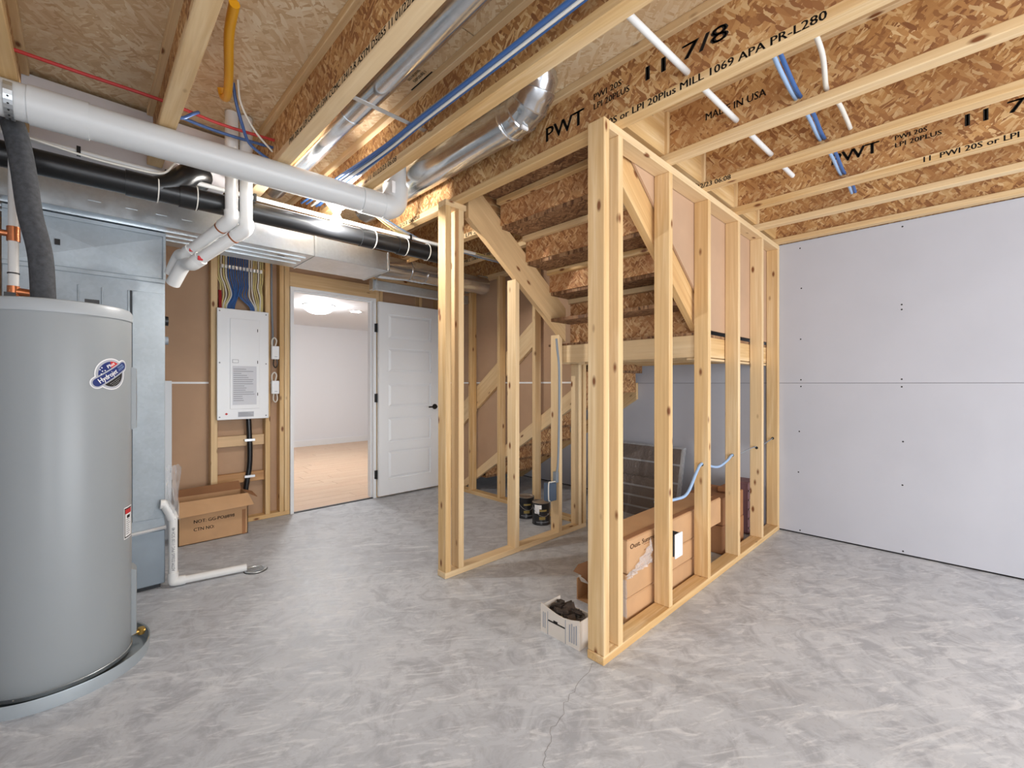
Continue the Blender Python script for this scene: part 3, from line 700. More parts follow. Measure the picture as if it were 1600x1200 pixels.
# ================================================================== PIPES
bp = thing('large_drain_pipe', 'large pale grey plastic drain pipe crossing under the joists', 'pipe', (.4,2.5,2.24))
pr = .069
MB().sweep([(-.9,2.60,2.318),(1.19,2.475,2.302)], pr, 32).build('straight_pipe', GREYP, bp, True)
MB().sweep([(1.17,2.476,2.302),(1.31,2.468,2.301)], pr+.005, 32).build('coupling', GREYP, bp, True)
MB().sweep([(-.15,2.556,2.312),(.02,2.546,2.311)], pr+.005, 32).build('coupling', GREYP, bp, True)
MB().sweep(smooth_path([(1.30,2.468,2.301),(1.335,2.466,2.303),(1.378,2.464,2.335),(1.388,2.463,2.39),(1.388,2.463,2.44)]), pr+.006, 32).build('elbow', GREYP, bp, True)
MB().sweep([(1.388,2.463,2.40),(1.388,2.463,2.66)], pr-.004, 32).build('riser_pipe', GREYP, bp, True)
tag(MB().box((1.33,2.398,2.37),(1.365,2.402,2.44)).build('pipe_label', PAPER, bp))
hs = MB()
ring = [(-.20, 2.556+.079*math.cos(math.radians(t)), 2.318+.079*math.sin(math.radians(t))) for t in range(-200, 21, 12)]
for i in range(len(ring)-1):
    a, b = Vector(ring[i]), Vector(ring[i+1]); hs.add([a+Vector((-.012,0,0)), b+Vector((-.012,0,0)), b+Vector((.012,0,0)), a+Vector((.012,0,0))], [(0,1,2,3)])
hs.box((-.212,2.632,2.33),(-.188,2.634,2.45)); hs = hs.build('perforated_pipe_strap', GALV, solid=.0015); tag(hs, 'perforated metal strap looped under the big drain pipe at far left', 'strap')
for t in range(-160, 10, 18): MB().lathe((-.20, 2.556+.0805*math.cos(math.radians(t)), 2.318+.0805*math.sin(math.radians(t))), [(0,-.004),(.004,0),(0,.004)], 8).build('hole', BLACK, hs)

ab = thing('black_drain_pipe', 'long black plastic drain pipe running in front of the trunk duct', 'pipe', (.9,2.85,2.14))
def byz(x): return 2.868 - .05*(x/1.7), 2.205
def bpnt(x): a = byz(x); return (x, a[0], a[1])
MB().sweep([bpnt(-.8),bpnt(1.88)], .055, 24).build('straight_pipe', BLACKP, ab, True)
for x0, x1 in ((.15,.27),(.36,.44),(1.33,1.42),(1.60,1.66),(1.84,1.98)): MB().sweep([bpnt(x0),bpnt(x1)], .061, 24).build('coupling', BLACKP, ab, True)
MB().sweep(smooth_path([bpnt(.26),(.34,2.86,2.25),(.40,2.86,2.32),(.455,2.90,2.35),(.46,2.97,2.35),(.44,3.02,2.35)]), .058, 20).build('sweep_elbow', BLACKP, ab, True)
for x in (.27,.43,1.42,1.66,1.84): 
    a = bpnt(x); MB().sweep([a,(a[0]+.005,a[1],a[2])], .0635, 24).build('white_mark', WCAB, ab, True)
wcd = thing('white_conduit', 'slim white conduit running above the black drain pipe', 'pipe', (.9,2.84,2.27))
MB().sweep([(-.25,2.87,2.298),(.5,2.85,2.288),(1.2,2.835,2.284),(2.30,2.80,2.285)], .0125, 12).build('tube', WHITEP, wcd, True)
for x, y, z in ((-.02,2.863,2.295),(.30,2.855,2.291),(.70,2.846,2.287),(1.70,2.82,2.284)): box('clip', (x,y-.017,z-.017), (x+.014,y+.017,z+.02), BLACK, wcd)
cb = tube('thin_white_cable', [(-.25,2.80,2.285),(.0,2.80,2.26),(.15,2.79,2.255),(.28,2.80,2.27),(.33,2.79,2.33),(.37,2.77,2.40)], .005, WCAB); tag(cb, 'thin white cable sagging under the slim white conduit, ends up by the black elbow', 'cable')
def vent(x, y, zt_, tgt, name, label):
    t = thing(name, label, 'pipe', (x,y,2.0)); r_ = .031
    a = Vector((x,y,zt_)); e = Vector(tgt[0]); g = Vector(tgt[1]); g2 = Vector(tgt[2])
    MB().sweep([(x,y,2.67),a], r_, 20).build('vertical_pipe', WHITEP, t, True)
    d = (e-a).normalized()
    MB().sweep(smooth_path([a+Vector((0,0,.045)),a+Vector((0,0,.005)),a+d*.035,a+d*.07]), r_+.005, 20).build('elbow', WHITEP, t, True)
    MB().sweep([a+d*.04,e], r_, 20).build('sloping_pipe', WHITEP, t, True)
    MB().sweep([e-d*.035,e+d*.0], r_+.006, 20).build('coupling', WHITEP, t, True)
    MB().sweep(smooth_path([e-d*.02,e+d*.03,g,g2]), r_+.004, 20).build('sweep_bend', WHITEP, t, True)
    for f_ in (.085,): MB().sweep([a+d*f_,a+d*(f_+.008)], r_+.002, 20).build('primer_ring', COPPER, t, True)
    b = e-d*.02; box('red_tag', (b.x-.012,b.y-.045,b.z-.012), (b.x+.012,b.y-.035,b.z+.012), REDL, t, .002)
vent(.572,2.74,2.10, ((.425,3.04,1.955),(.40,3.14,1.95),(.372,3.22,1.86)), 'intake_pipe', 'white vent pipe bending down to the furnace, left of two')
vent(.640,2.74,2.065, ((.452,2.98,1.90),(.415,3.10,1.90),(.375,3.20,1.80)), 'exhaust_pipe', 'white vent pipe bending down to the furnace, right of two')
gp = tube('yellow_gas_hose', [(.395,1.85,2.60),(.415,2.03,2.60),(.465,2.28,2.60),(.50,2.48,2.61),(.50,2.56,2.64),(.488,2.55,2.676)], .018, YEL); tag(gp, 'yellow gas hose hooking up into the board ceiling', 'hose')
for k, (dy, dz, mt, nm, lb_) in enumerate(((0,0,RED,'red_water_tube','red water tube threaded through the joists above the big drain pipe'),(.025,-.03,BLUE,'blue_water_tube','blue water tube just below the red one under the joists'))):
    o = tube(nm, ([(-.9,2.66+dy,2.56+dz),(-.1,2.65+dy,2.555+dz)] if k == 0 else [])+[(.27,2.62+dy,2.545+dz),(.50,2.63+dy,2.535+dz),(.78,2.63+dy,2.55+dz)], .0075, mt); tag(o, lb_, 'tube')
o = tube('blue_water_branch', [(.30,2.52,2.44),(.335,2.52,2.45),(.37,2.54,2.49),(.40,2.58,2.53)], .0075, BLUE); tag(o, 'short bent blue tube crossing over the red tube near the joist', 'tube')
o = tube('blue_water_drop', [(.52,2.46,2.67),(.535,2.48,2.60),(.57,2.52,2.52),(.62,2.58,2.46),(.72,2.62,2.43)], .0075, BLUE); tag(o, 'blue tube dropping from the ceiling beside the yellow gas hose', 'tube')
o = tube('white_loose_cable', [(.53,2.42,2.67),(.55,2.45,2.58),(.62,2.50,2.50),(.72,2.56,2.45)], .005, WCAB); tag(o, 'white cable dropping beside the blue tube under the yellow hose', 'cable')
# condensate drain
cd = thing('condensate_drain_pipe', 'thin white drain pipe from the furnace along the floor to the drain', 'pipe', (.39,3.33,0))
cr = .0225
MB().sweep(smooth_path([(.33,3.335,.505),(.352,3.335,.50),(.375,3.33,.455),(.39,3.33,.41)]), cr+.005, 16).build('bend', WHITEP, cd, True)
MB().sweep([(.391,3.33,.42),(.391,3.33,.06)], cr, 16).build('vertical_pipe', WHITEP, cd, True)
MB().sweep(smooth_path([(.391,3.33,.085),(.391,3.33,.04),(.40,3.328,.03),(.45,3.32,.0285)]), cr+.005, 16).build('elbow', WHITEP, cd, True)
MB().sweep([(.43,3.322,.0285),(.765,3.262,.0285)], cr, 16).build('floor_pipe', WHITEP, cd, True)
text('ASTM D2665 PVC-1120 SCH 40', .022, (.397,3.3072,.10), ZZ, (-1,0,0), INKG, cd, .26); text('1-1/2 PVC DWV', .02, (.47,3.296,.022), (.335,-.06,0), ZZ, INKG, cd, .2)
fm = MB(); G = 9
gv = [(.375+.008*math.sin(i*1.9+j*.7)+.055*(i/8-.2)+.0, 3.31+.014*math.sin(i*1.3)+.012*math.cos(j*1.1), .40+.33*j/8+.012*math.sin(i*2.1)*(j == 8)) for j in range(G) for i in range(G)]
fm.add(gv, [(j*G+i,j*G+i+1,(j+1)*G+i+1,(j+1)*G+i) for j in range(G-1) for i in range(G-1)])
tag(fm.build('plastic_sleeve', FILM, None, True), 'clear crinkled plastic sleeve hanging at the furnace corner', 'plastic bag')
fb = box('insulation_board', (.08,YB-.05,0), (.505,YB-.004,1.245), FOAMB, None, .002); tag(fb, 'narrow white board leaning on the back wall beside the furnace', 'board')

# ================================================================== LIGHT FIXTURE
lf = thing('bare_bulb_light', 'lit bare bulb in a white lampholder under the joists', 'ceiling light', (1.12,2.70,2.19))
MB().box((1.09,2.66,2.335),(1.19,2.76,2.38)).build('junction_box', GALV, lf)
MB().lathe((1.12,2.70,0), [(0,2.338),(.058,2.338),(.06,2.322),(.045,2.305),(.030,2.296),(.024,2.276),(0,2.276)], 32).build('lampholder', WHITE, lf, True)
MB().lathe((1.12,2.70,2.222), [(0,-.033),(.013,-.0305),(.023,-.024),(.031,-.010),(.033,.003),(.030,.016),(.022,.032),(.015,.046),(.014,.058)], 24).build('bulb', BULBM, lf, True)
# ================================================================== ELECTRICAL
ep_ = thing('electrical_panel', 'white electrical panel with a hinged door between the back wall studs', 'electrical panel', (1.0,YB-.03,.915))
ex0, ex1, ez0, ez1, ey = .807, 1.20, .915, 1.862, YB-.05
box('cover', (ex0,ey,ez0), (ex1,ey+.016,ez1), WHITE, ep_, .004); box('box_body', (.824,ey+.016,ez0+.02), (1.182,YB+.085,ez1-.02), GCAB, ep_)
pd = box('panel_door', (.90,ey-.006,1.005), (1.125,ey,1.78), WHITE, ep_, .003)
box('door_label', (.918,ey-.0072,1.04), (1.10,ey-.0062,1.375), plain('label_grey', (214,216,222), .7), pd)
for k in range(16): box('printed_line', (.924,ey-.0082,1.345-.018*k), (.924+random.uniform(.05,.165),ey-.0074,1.350-.018*k), INKG, pd)
box('handle_recess', (.916,ey-.0075,1.40), (.962,ey-.006,1.43), INKG, pd); box('handle_face', (.919,ey-.0082,1.403), (.959,ey-.0074,1.427), WHITE, pd)
for z in (1.69,1.412,1.13): box('hinge_slot', (1.106,ey-.008,z-.013), (1.111,ey-.006,z+.013), INK, pd)
for x, z in ((.825,1.838),(1.178,1.838),(.825,1.40),(1.178,1.40),(.825,.94),(1.178,.94)): MB().lathe((x,ey-.0015,z), [(0,-.001),(.006,0),(.0065,.002)], 10, axis=1).build('screw', INKG, ep_)
MB().prism([(.862,.965),(.874,.955),(.886,.965),(.874,.975)], 1, ey-.001, ey).build('red_mark', REDL, ep_)
box('maker_label', (.96,ey-.001,.935), (1.08,ey,.98), SILV, ep_)
for k in range(3): box('printed_line', (.965,ey-.002,.945+.011*k), (1.075-.02*k,ey-.0012,.949+.011*k), INKG, ep_)
fc = thing('feed_cable', 'thick black cable running down from the electrical panel behind the carton', 'cable', (1.08,YB,.1))
tube('cable', [(1.055,YB+.02,.93),(1.06,YB+.015,.80),(1.065,YB+.012,.62),(1.06,YB+.012,.48),(1.045,YB+.012,.38),(1.03,YB+.015,.25),(1.03,YB+.02,.04)], .021, BLACKP, fc, 14)
for z in (.725,.405): MB().box((1.02,YB-.012,z-.01),(1.10,YB+.03,z+.01)).build('clamp', TAPE, fc)
# cables fanning into the top of the panel
kinds = ['cream','cream','white','cream','white','blue','blue','blue','blue','blue','blue','blue','blue','blue','white','white','cream','cream','white','cream','cream']
cm = {'cream': YCAB, 'white': WCAB, 'blue': BLUEC}
for i, k in enumerate(kinds):
    u = i/(len(kinds)-1); xt = .835+.335*u; xm = .842+.318*u
    side = 1 if u > .47 else -1
    xb_ = (.842+.11*(u/.47)) if u < .47 else (1.06+.105*(u-.47)/.53)
    o = tube('panel_cable', [(xt-.02*(1-u),YB+.02+.004*(i%3),2.34),(xt-.02*(1-u),YB+.02+.004*(i%3),2.16),(xm,YB+.014+.006*(i%3),2.08),(xm+.018*math.sin(u*9),YB+.010+.006*(i%3),1.99),(xb_,YB+.014+.004*(i%2),1.90),(xb_,YB+.02,1.835)], .0058, cm[k], None, 8)
    tag(o, f'{k} cable fanning down into the top of the electrical panel', 'cable', f'{k} cables above the electrical panel')
o = tube('panel_cable', [(.838,YB+.012,2.02),(.84,YB+.01,1.95),(.842,YB+.012,1.835)], .012, REDD, None, 8); tag(o, 'thick red cable at the left above the electrical panel', 'cable')
sr = thing('staple_strip', 'row of pale cable staples on a rail above the electrical panel', 'cable clip', (1.0,YB,2.215))
box('rail', (.822,YB+.032,2.215), (1.184,YB+.065,2.265), OLDY, sr, .003)
for i in range(12): box('staple', (.845+.027*i,YB+.002,2.215), (.865+.027*i,YB+.032,2.245), TAPE, sr, .002)
for k, (z0, z1, lb_) in enumerate(((1.445,1.565,'upper'),(1.13,1.25,'lower'))):
    t = thing('relay_box', f'{lb_} of two small white control boxes right of the electrical panel', 'control box', (1.255,YB-.03,z0))
    box('case', (1.226,YB-.045,z0), (1.290,YB-.012,z1), WHITE, t, .005); box('mount_plate', (1.232,YB-.012,z0+.01), (1.284,YB+.0,z1-.01), GCAB, t)
    box('button', (1.243,YB-.047,z0+.035), (1.273,YB-.045,z0+.085), PAPER, t); box('printed_line', (1.25,YB-.0465,z0+.02), (1.274,YB-.045,z0+.024), INKG, t)
    tube('wire', [(1.235,YB-.02,z1-.005),(1.232,YB-.03,z1+.05),(1.25,YB-.035,z1+.075),(1.27,YB-.03,z1+.05),(1.262,YB-.02,z1-.002)], .006, WCAB, t, 8)
    tube('wire', [(1.25,YB-.02,z0+.005),(1.245,YB-.025,z0-.05),(1.262,YB-.025,z0-.075),(1.28,YB-.02,z0-.05),(1.275,YB-.02,z0+.005)], .005, WCAB if k else BLACKP, t, 8)
o = tube('white_wall_cable', [(1.247,YB+.04,2.33),(1.245,YB+.03,2.0),(1.25,YB+.02,1.75),(1.245,YB-.005,1.64),(1.24,YB-.01,1.57)], .009, GCAB); tag(o, 'grey cable running down the stud bay to the small control boxes', 'cable')

# blue and white cables lying along the joist beside the wide bay
for i in range(7):
    k = ('blue','blue','white','blue','grey','blue','white')[i]; mt = {'blue': BLUEC, 'white': WCAB, 'grey': GCAB}[k]
    x = 1.10+.0125*(i%4)+.006*(i//4); z = 2.43+.012*(i//4)+.005*(i%2)
    o = tube('joist_cable', [(x+.01,-1.5,z+.01),(x,.4,z),(x-.004*math.sin(i),1.2,z-.004),(x,1.75,z),(x-.012+.004*i,2.1,z-.01),(x-.05+.012*i,2.6,z-.02),(x-.05+.02*i,3.1,z)], .0065, mt, None, 8)
    tag(o, f'{k} cable in the bundle clipped along the joist right of the slim duct', 'cable', f'{k} cables along the joist')
for i, (z, mt, k) in enumerate(((2.43,LBLUE,'pale blue'),(2.445,WCAB,'white'),(2.40,YCAB,'yellow'))):
    o = tube('loose_cable', [(1.22,2.60+.05*i,2.41),(1.35,2.70,2.36-.012*i),(1.55,2.78,2.335-.02*i),(1.72,2.86,2.33-.01*i),(2.0,2.95,2.32),(2.25,3.0,2.345+.01*i),(2.6,3.02,2.345+.015*i),(3.05,3.05,2.36+.005*i)], .006, YCAB if k == 'yellow' else mt, None, 8); tag(o, f'{k} cable sagging behind the large drain pipe elbow', 'cable')
o = MB().hexa([(1.80,2.98,2.155),(2.12,2.98,2.31),(2.12,3.02,2.31),(1.80,3.02,2.155),(1.80,2.98,2.185),(2.12,2.98,2.345),(2.12,3.02,2.345),(1.80,3.02,2.185)]).build('wood_brace', LUM_SX); tag(o, 'short slanted wood brace near the end of the black drain pipe', 'brace')
# white conduit and blue tubes crossing the joists at right
o = MB().sweep([(1.20,.795,2.46),(3.03,.72,2.46)], .0125, 14).build('white_joist_conduit', WHITEP, None, True); tag(o, 'straight white conduit passing through the right-hand joists', 'pipe')
for i, (dy, mt, k) in enumerate(((0,BLUEC,'darker'),(.018,LBLUE,'paler'))):
    pts = [(1.76,.49+dy,2.50)]
    for a, b in ((1.76,2.18),(2.24,2.64),(2.705,3.168),(3.235,3.56)):
        pts += [((a+b)/2-.05,.49+dy,2.465-.01*i),(b-.01,.495+dy,2.45)]
    o = tube('blue_joist_tube', pts, .0085, mt, None, 10); tag(o, f'{k} of the two blue tubes threading through the right-hand joists', 'tube')
o = tube('white_joist_cable', [(1.76,.385,2.50),(2.0,.38,2.475),(2.18,.40,2.44),(2.25,.40,2.445),(2.42,.395,2.47),(2.58,.395,2.475),(2.66,.39,2.455)], .0095, WCAB); tag(o, 'curved white cable beside the blue tubes in the right-hand joists', 'cable')
# cables through the front partition
o = tube('partition_cable', [(2.27,1.20,.565),(2.42,1.15,.565),(2.52,1.13,.585),(2.64,1.128,.69),(2.70,1.13,.727),(2.77,1.13,.728),(2.9,1.14,.69),(3.02,1.14,.675),(3.13,1.13,.70),(3.21,1.13,.726),(3.28,1.13,.727)], .0085, LBLUE); tag(o, 'pale blue cable looping through holes in the front partition studs', 'cable')
o = tube('partition_wire', [(3.22,1.135,.727),(3.4,1.135,.722),(3.6,1.14,.73),(3.73,1.135,.735),(3.79,1.13,.725),(3.95,1.14,.735),(4.14,1.13,.765)], .004, GCAB); tag(o, 'thin grey wire crossing the last bays of the front partition', 'wire')
for x in (2.722,3.228,3.735,4.145):
    z = .727 if x < 4 else .765
    MB().lathe((x-.0006,1.13,z), [(0,0),(.011,.0002),(.0115,.0015)], 14, axis=0).build('bored_hole', BLACK, w1)
sw = thing('switch_box', 'white outlet cover on a dark box fixed low on the front partition', 'switch', (2.30,1.10,.28))
box('box_body', (2.258,F1a-.004,.296), (2.335,F1a+.06,.412), BLACK, sw, .003); box('cover_plate', (2.264,F1a-.012,.286), (2.348,F1a-.004,.416), WHITE, sw, .004)
box('rocker', (2.290,F1a-.015,.318), (2.322,F1a-.012,.384), PAPER, sw, .002)
for z in (.30,.402): MB().lathe((2.306,F1a-.0125,z), [(0,-.001),(.003,0)], 8, axis=1).build('screw', SILV, sw)
jb = thing('junction_box', 'blue plastic outlet box on the rear partition stud above the paint cans', 'junction box', (2.66,2.30,.29))
box('box_body', (2.63,2.285,.29), (2.722,2.345,.435), JBOX, jb, .004); MB().sweep(smooth_path([(2.632,2.28,.30),(2.612,2.275,.32),(2.612,2.275,.44),(2.64,2.275,.448),(2.70,2.275,.445)]), .005, 8).build('wire_loop', WCAB, jb, True)
box('clamp', (2.69,2.262,.435), (2.72,2.30,.52), GCAB, jb, .003)
o = tube('stud_cable', [(2.705,2.275,.50),(2.712,2.262,.62),(2.722,2.260,1.0),(2.718,2.258,1.35),(2.70,2.262,1.5),(2.69,2.262,1.58)], .009, GCAB); tag(o, 'grey cable stapled up the rear partition stud from the blue box', 'cable')

# ================================================================== CARTONS AND CANS
bxm = thing('open_carton', 'large open brown carton with printed text on the floor below the electrical panel', 'carton', (.74,4.21,0))
bx0, bx1, by0, by1, bh = .512, .972, 4.105, 4.33, .325; th = .005
MB().box((bx0,by0,0),(bx1,by0+th,bh)).box((bx0,by1-th,0),(bx1,by1,bh)).box((bx0,by0,0),(bx0+th,by1,bh)).box((bx1-th,by0,0),(bx1,by1,bh)).box((bx0,by0,0),(bx1,by1,th)).build('box_body', KRAFT, bxm)
MB().hexa([(bx0,by0-.001,bh),(bx1,by0-.001,bh),(bx1,by0+.003,bh+.004),(bx0,by0+.003,bh+.004),(bx0-.010,by0-.075,bh-.095),(bx1+.025,by0-.075,bh-.08),(bx1+.025,by0-.071,bh-.076),(bx0-.010,by0-.071,bh-.091)]).build('front_flap', KRAFT, bxm)
MB().hexa([(bx0,by1-.004,bh),(bx1,by1-.004,bh),(bx1,by1,bh),(bx0,by1,bh),(bx0+.01,by1-.02,bh+.06),(bx1-.02,by1-.02,bh+.075),(bx1-.02,by1-.016,bh+.075),(bx0+.01,by1-.016,bh+.06)]).build('back_flap', KRAFTD, bxm)
MB().hexa([(bx1-.003,by0+.01,bh),(bx1+.002,by0+.01,bh),(bx1+.002,by1-.01,bh),(bx1-.003,by1-.01,bh),(bx1+.075,by0+.04,bh-.05),(bx1+.08,by0+.04,bh-.047),(bx1+.08,by1-.02,bh-.03),(bx1+.075,by1-.02,bh-.033)]).build('side_flap', KRAFTD, bxm)
MB().hexa([(bx0,by0+.01,bh),(bx0+.004,by0+.01,bh),(bx0+.004,by1-.01,bh),(bx0,by1-.01,bh),(bx0+.05,by0+.03,bh-.08),(bx0+.054,by0+.03,bh-.078),(bx0+.054,by1-.02,bh-.078),(bx0+.05,by1-.02,bh-.08)]).build('side_flap', KRAFTD, bxm)
text('NOT: GG-PO#898', .036, (.605,by0-.0008,.155), XX, ZZ, INK, bxm, .27); text('CTN NO:', .036, (.605,by0-.0008,.095), XX, ZZ, INK, bxm, .135)
box('tape', (.93,by0-.0009,.0), (.955,by0,.20), KRAFTD, bxm)

# long cartons stacked behind the front partition
def lcarton(x0, x1, z0, z1, label, y0=1.195, y1=1.41, mat=KRAFT):
    o = box('long_carton', (x0,y0,z0), (x1,y1,z1), mat, None, .006); return tag(o, label, 'carton', 'cartons stacked behind the front partition')
c1 = lcarton(1.97,2.93,0,.128,'bottom long brown carton of the stack behind the front partition studs')
c2 = lcarton(1.97,2.92,.130,.250,'middle long brown carton of the stack behind the front partition studs')
c3 = lcarton(1.98,3.20,.252,.425,'top long brown carton of the stack, with printed lettering along its edge')
for z in (.30,.335,.365): box('flute_line', (2.14,1.1942,z), (2.215,1.195,z+.004), KRAFTD, c3)
text('Oust. Summerhaus', .036, (2.0,1.1940,.375), XX, ZZ, INKB, c3, .36)
MB().prism([(1.98,1.20),(3.19,1.20),(3.19,1.235),(1.98,1.235)], 2, .4255, .43).build('lid_flap', KRAFTD, c3)
m = MB(); Gx = 14
fv = []
for j in range(7):
    for i in range(Gx):
        u, v = i/(Gx-1), j/6
        x = 1.96+.25*u; zb = .235+.02*u; zt2 = .262+.125*u**1.6
        fv.append((x, 1.186+.007*math.sin(i*2.3+j*1.7)+.004*math.cos(j*3.1+i), zb+(zt2-zb)*v))
m.add(fv, [(j*Gx+i,j*Gx+i+1,(j+1)*Gx+i+1,(j+1)*Gx+i) for j in range(6) for i in range(Gx-1)])
tag(m.build('torn_plastic_film', FILM, None, True), 'torn clear plastic film clinging to the carton stack behind the partition', 'plastic film')
m = MB(); fv = [(1.964+.004*math.sin(j*2+i), 1.19+.022*i, .04+.19*j/6) for j in range(7) for i in range(10)]
m.add(fv, [(j*10+i,j*10+i+1,(j+1)*10+i+1,(j+1)*10+i) for j in range(6) for i in range(9)])
tag(m.build('end_plastic_film', FILM, None, True), 'clear plastic film wrapping the near end of the carton stack', 'plastic film')
lcarton(3.27,3.70,0,.20,'lower brown carton between the last partition studs', 1.21, 1.5, KRAFTD); lcarton(3.28,3.69,.202,.40,'upper brown carton between the last partition studs', 1.21, 1.48, KRAFTD)
o = box('roll_scrap', (3.44,1.24,.402), (3.62,1.32,.445), KRAFTD, None, .014); tag(o, 'brown rolled scrap lying on the upper carton by the last studs', 'scrap')
pw = thing('plum_packet', 'tall plum-coloured packet standing in the last bay of the front partition', 'packet', (3.95,1.3,0))
box('packet_body', (3.86,1.22,0), (4.07,1.40,.42), PLUM, pw, .012)
for k in range(5): box('printed_band', (3.858,1.215,.05+.075*k), (4.0,1.22,.062+.075*k), PAPER, pw)
# plastic wrapped panels leaning under the landing
def lean(name, label, xt, xb_, y0, y1, zt_, mat, edge=True):
    t = thing(name, label, 'panel', ((xt+xb_)/2,(y0+y1)/2,0)); d = .05
    MB().hexa([(xb_,y0,.0),(xb_+d,y0,.0),(xb_+d,y1,.0),(xb_,y1,.0),(xt,y0+.02,zt_),(xt+d,y0+.02,zt_),(xt+d,y1+.02,zt_),(xt,y1+.02,zt_)]).build('wrapped_board', mat, t)
    if edge:
        g = .012
        MB().hexa([(xb_-.004,y0-.004,.0),(xb_+d,y0-.004,.0),(xb_+d,y0+.012,.0),(xb_-.004,y0+.012,.0),(xt-.004,y0+.016,zt_+.004),(xt+d,y0+.016,zt_+.004),(xt+d,y0+.032,zt_+.004),(xt-.004,y0+.032,zt_+.004)]).build('edge_guard', FILM, t)
        MB().hexa([(xt-.004,y0+.016,zt_),(xt+d,y0+.016,zt_),(xt+d,y1+.02,zt_),(xt-.004,y1+.02,zt_),(xt-.004,y0+.016,zt_+.012),(xt+d,y0+.016,zt_+.012),(xt+d,y1+.02,zt_+.012),(xt-.004,y1+.02,zt_+.012)]).build('edge_guard', FILM, t)
    for k in range(3):
        f_ = .22+.27*k; x = xb_+(xt-xb_)*f_
        box('tape_band', (x-.006,y0+.01,zt_*f_-.008), (x+.0,y1,zt_*f_+.008), FILM, t)
lean('wrapped_panel', 'tall plastic-wrapped panel leaning on the wall under the landing', 4.06, 3.86, 1.84, 2.62, .60, WRAP)
lean('wrapped_panel', 'lower plastic-wrapped bundle standing before the tall wrapped panel', 3.80, 3.70, 1.95, 2.60, .34, WRAP, False)
# printed white-faced carton of scrap at the partition post
sc_ = thing('scrap_carton', 'small white-faced carton of dark scrap beside the front partition post', 'carton', (1.71,1.35,0))
X0, X1, Y0, Y1 = 1.628, 1.775, 1.232, 1.468; hh = .128
ztop = [.137,.118,.116,.122,.135,.15]
m = MB(); ys = [Y0+(Y1-Y0)*i/5 for i in range(6)]
fr = [(X0,y,0) for y in ys]+[(X0,y,z) for y, z in zip(ys, (.136,.122,.115,.118,.128,.138))]
m.add(fr, [(i,i+1,7+i,6+i) for i in range(5)]); m.build('front_side', KRAFTW, sc_, solid=.004)
MB().box((X0+.002,Y0-.002,0),(X1,Y0+.002,.130)).box((X0+.002,Y1-.002,0),(X1,Y1+.002,.125)).box((X1-.004,Y0,0),(X1,Y1,.10)).box((X0+.002,Y0,0),(X1,Y1,.004)).build('box_sides', KRAFTW, sc_)
for y in (1.31,1.42): box('panel_edge', (X0-.0035,y,.0), (X0-.0015,y+.003,.112), INKG, sc_)
box('slot', (X0-.004,1.315,.068), (X0-.002,1.418,.074), INK, sc_); box('slot_notch', (X0-.004,1.36,.072), (X0-.002,1.385,.082), INK, sc_)
for k in range(4): box('printed_line', (X0-.004,1.245+.013*k,.02), (X0-.002,1.250+.013*k,.108-.008*(k%2)), INKG, sc_)
for k in range(2): box('printed_line', (X0-.004,1.436+.012*k,.025), (X0-.002,1.440+.012*k,.10), INKG, sc_)
for k in range(26):
    x = random.uniform(X0+.02,X1-.03); y = random.uniform(Y0+.02,Y1-.03); z = .075+random.uniform(0,.04); a = random.uniform(0,3); l = random.uniform(.02,.05); w = random.uniform(.01,.022)
    ca_, sa_ = math.cos(a), math.sin(a); t_ = random.uniform(-.015,.02)
    def P(u, v, dz): return (min(max(x+u*ca_-v*sa_,X0+.006),X1-.008), min(max(y+u*sa_+v*ca_,Y0+.006),Y1-.008), z+dz+t_*u/l)
    o = MB().hexa([P(-l,-w,0),P(l,-w,0),P(l,w,0),P(-l,w,0),P(-l,-w,.01),P(l,-w,.01),P(l*.8,w,.012),P(-l,w*.7,.01)]).build('scrap_piece', SCRAP)
    tag(o, 'dark brown scrap piece in the small white-faced carton', 'scrap', 'scrap pieces in the small carton')
tc_ = thing('torn_carton', 'small torn brown carton half hidden behind the front partition post', 'carton', (2.110,1.620,0))
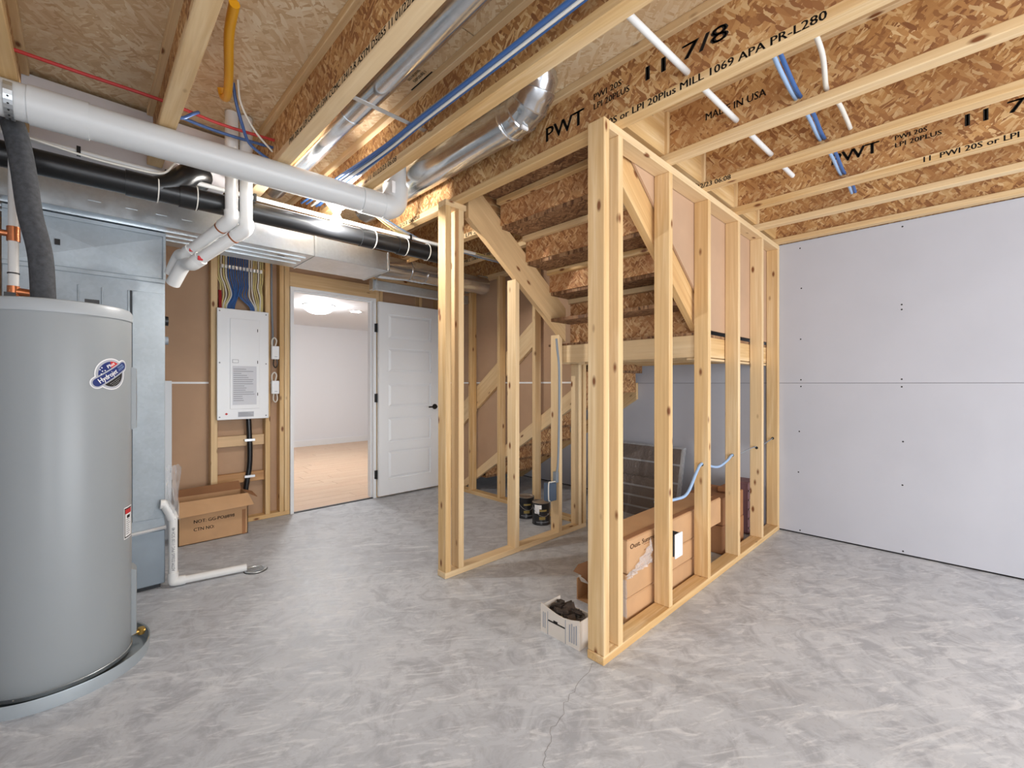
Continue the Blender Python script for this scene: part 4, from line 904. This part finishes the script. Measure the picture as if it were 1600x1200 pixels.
MB().box((2.010,1.430,0),(2.230,1.435,.12)).box((2.010,1.430,0),(2.015,1.450,.11)).box((2.225,1.430,0),(2.230,1.540,.12)).box((2.010,1.535,0),(2.230,1.540,.12)).box((2.010,1.430,0),(2.230,1.540,.004)).build('box_body', KRAFT, tc_)
MB().prism([(1.44,.11),(1.51,.145),(1.565,.15),(1.53,.20),(1.47,.235),(1.44,.24)], 0, 2.01, 2.014).build('torn_flap', KRAFTD, tc_)
MB().hexa([(2.010,1.450,.11),(2.010,1.510,.11),(2.014,1.510,.11),(2.014,1.450,.11),(1.970,1.460,.15),(1.970,1.50,.16),(1.974,1.50,.16),(1.974,1.460,.15)]).build('torn_flap', KRAFTW, tc_)
# paint cans
def can(x, y, label, drip):
    t = thing('paint_can', label, 'paint can', (x,y,0), 'paint cans'); r_ = .079; h_ = .19
    MB().lathe((x,y,0), [(0,0),(r_-.002,0),(r_,.006),(r_-.003,.012),(r_-.003,h_-.014),(r_,h_-.008),(r_,h_-.002),(r_-.006,h_)], 36).build('can_body', CANB, t, True)
    MB().lathe((x,y,h_), [(0,-.006),(r_-.02,-.006),(r_-.014,.0),(r_-.007,.003),(r_,-.002)], 36).build('lid', TIN, t, True)
    def q(a, z, rr=r_-.0022): return (x+rr*math.cos(math.radians(a)), y+rr*math.sin(math.radians(a)), z)
    def strip(a0, a1, z0, z1, mt, nm):
        A = [a0+(a1-a0)*i/6 for i in range(7)]; MB().add([q(a,z0) for a in A]+[q(a,z1) for a in A], [(i,i+1,8+i,7+i) for i in range(6)]).build(nm, mt, t)
    for a0, a1, z0, z1, mt in ((-150,-110,.05,.075,GOLD),(-150,-100,.12,.135,GOLD),(-170,-80,.025,.03,INKG),(-95,-70,.085,.10,INKG)): strip(a0, a1, z0, z1, mt, 'label_print')
    if drip: strip(-185,-150,.10,.176,PAPER,'paint_drip'); strip(-150,-135,.14,.176,PAPER,'paint_drip')
    pts = [q(-200+ (160)*i/14, .165-.085*math.sin(math.pi*i/14), r_+.006) for i in range(15)]
    MB().sweep(pts, .002, 6).build('bail_handle', TIN, t, True)
can(2.925,2.825,'black paint can on the floor, farther of the two by the blue box', False); can(2.885,2.60,'black paint can with white drips, nearer of the two by the blue box', True)
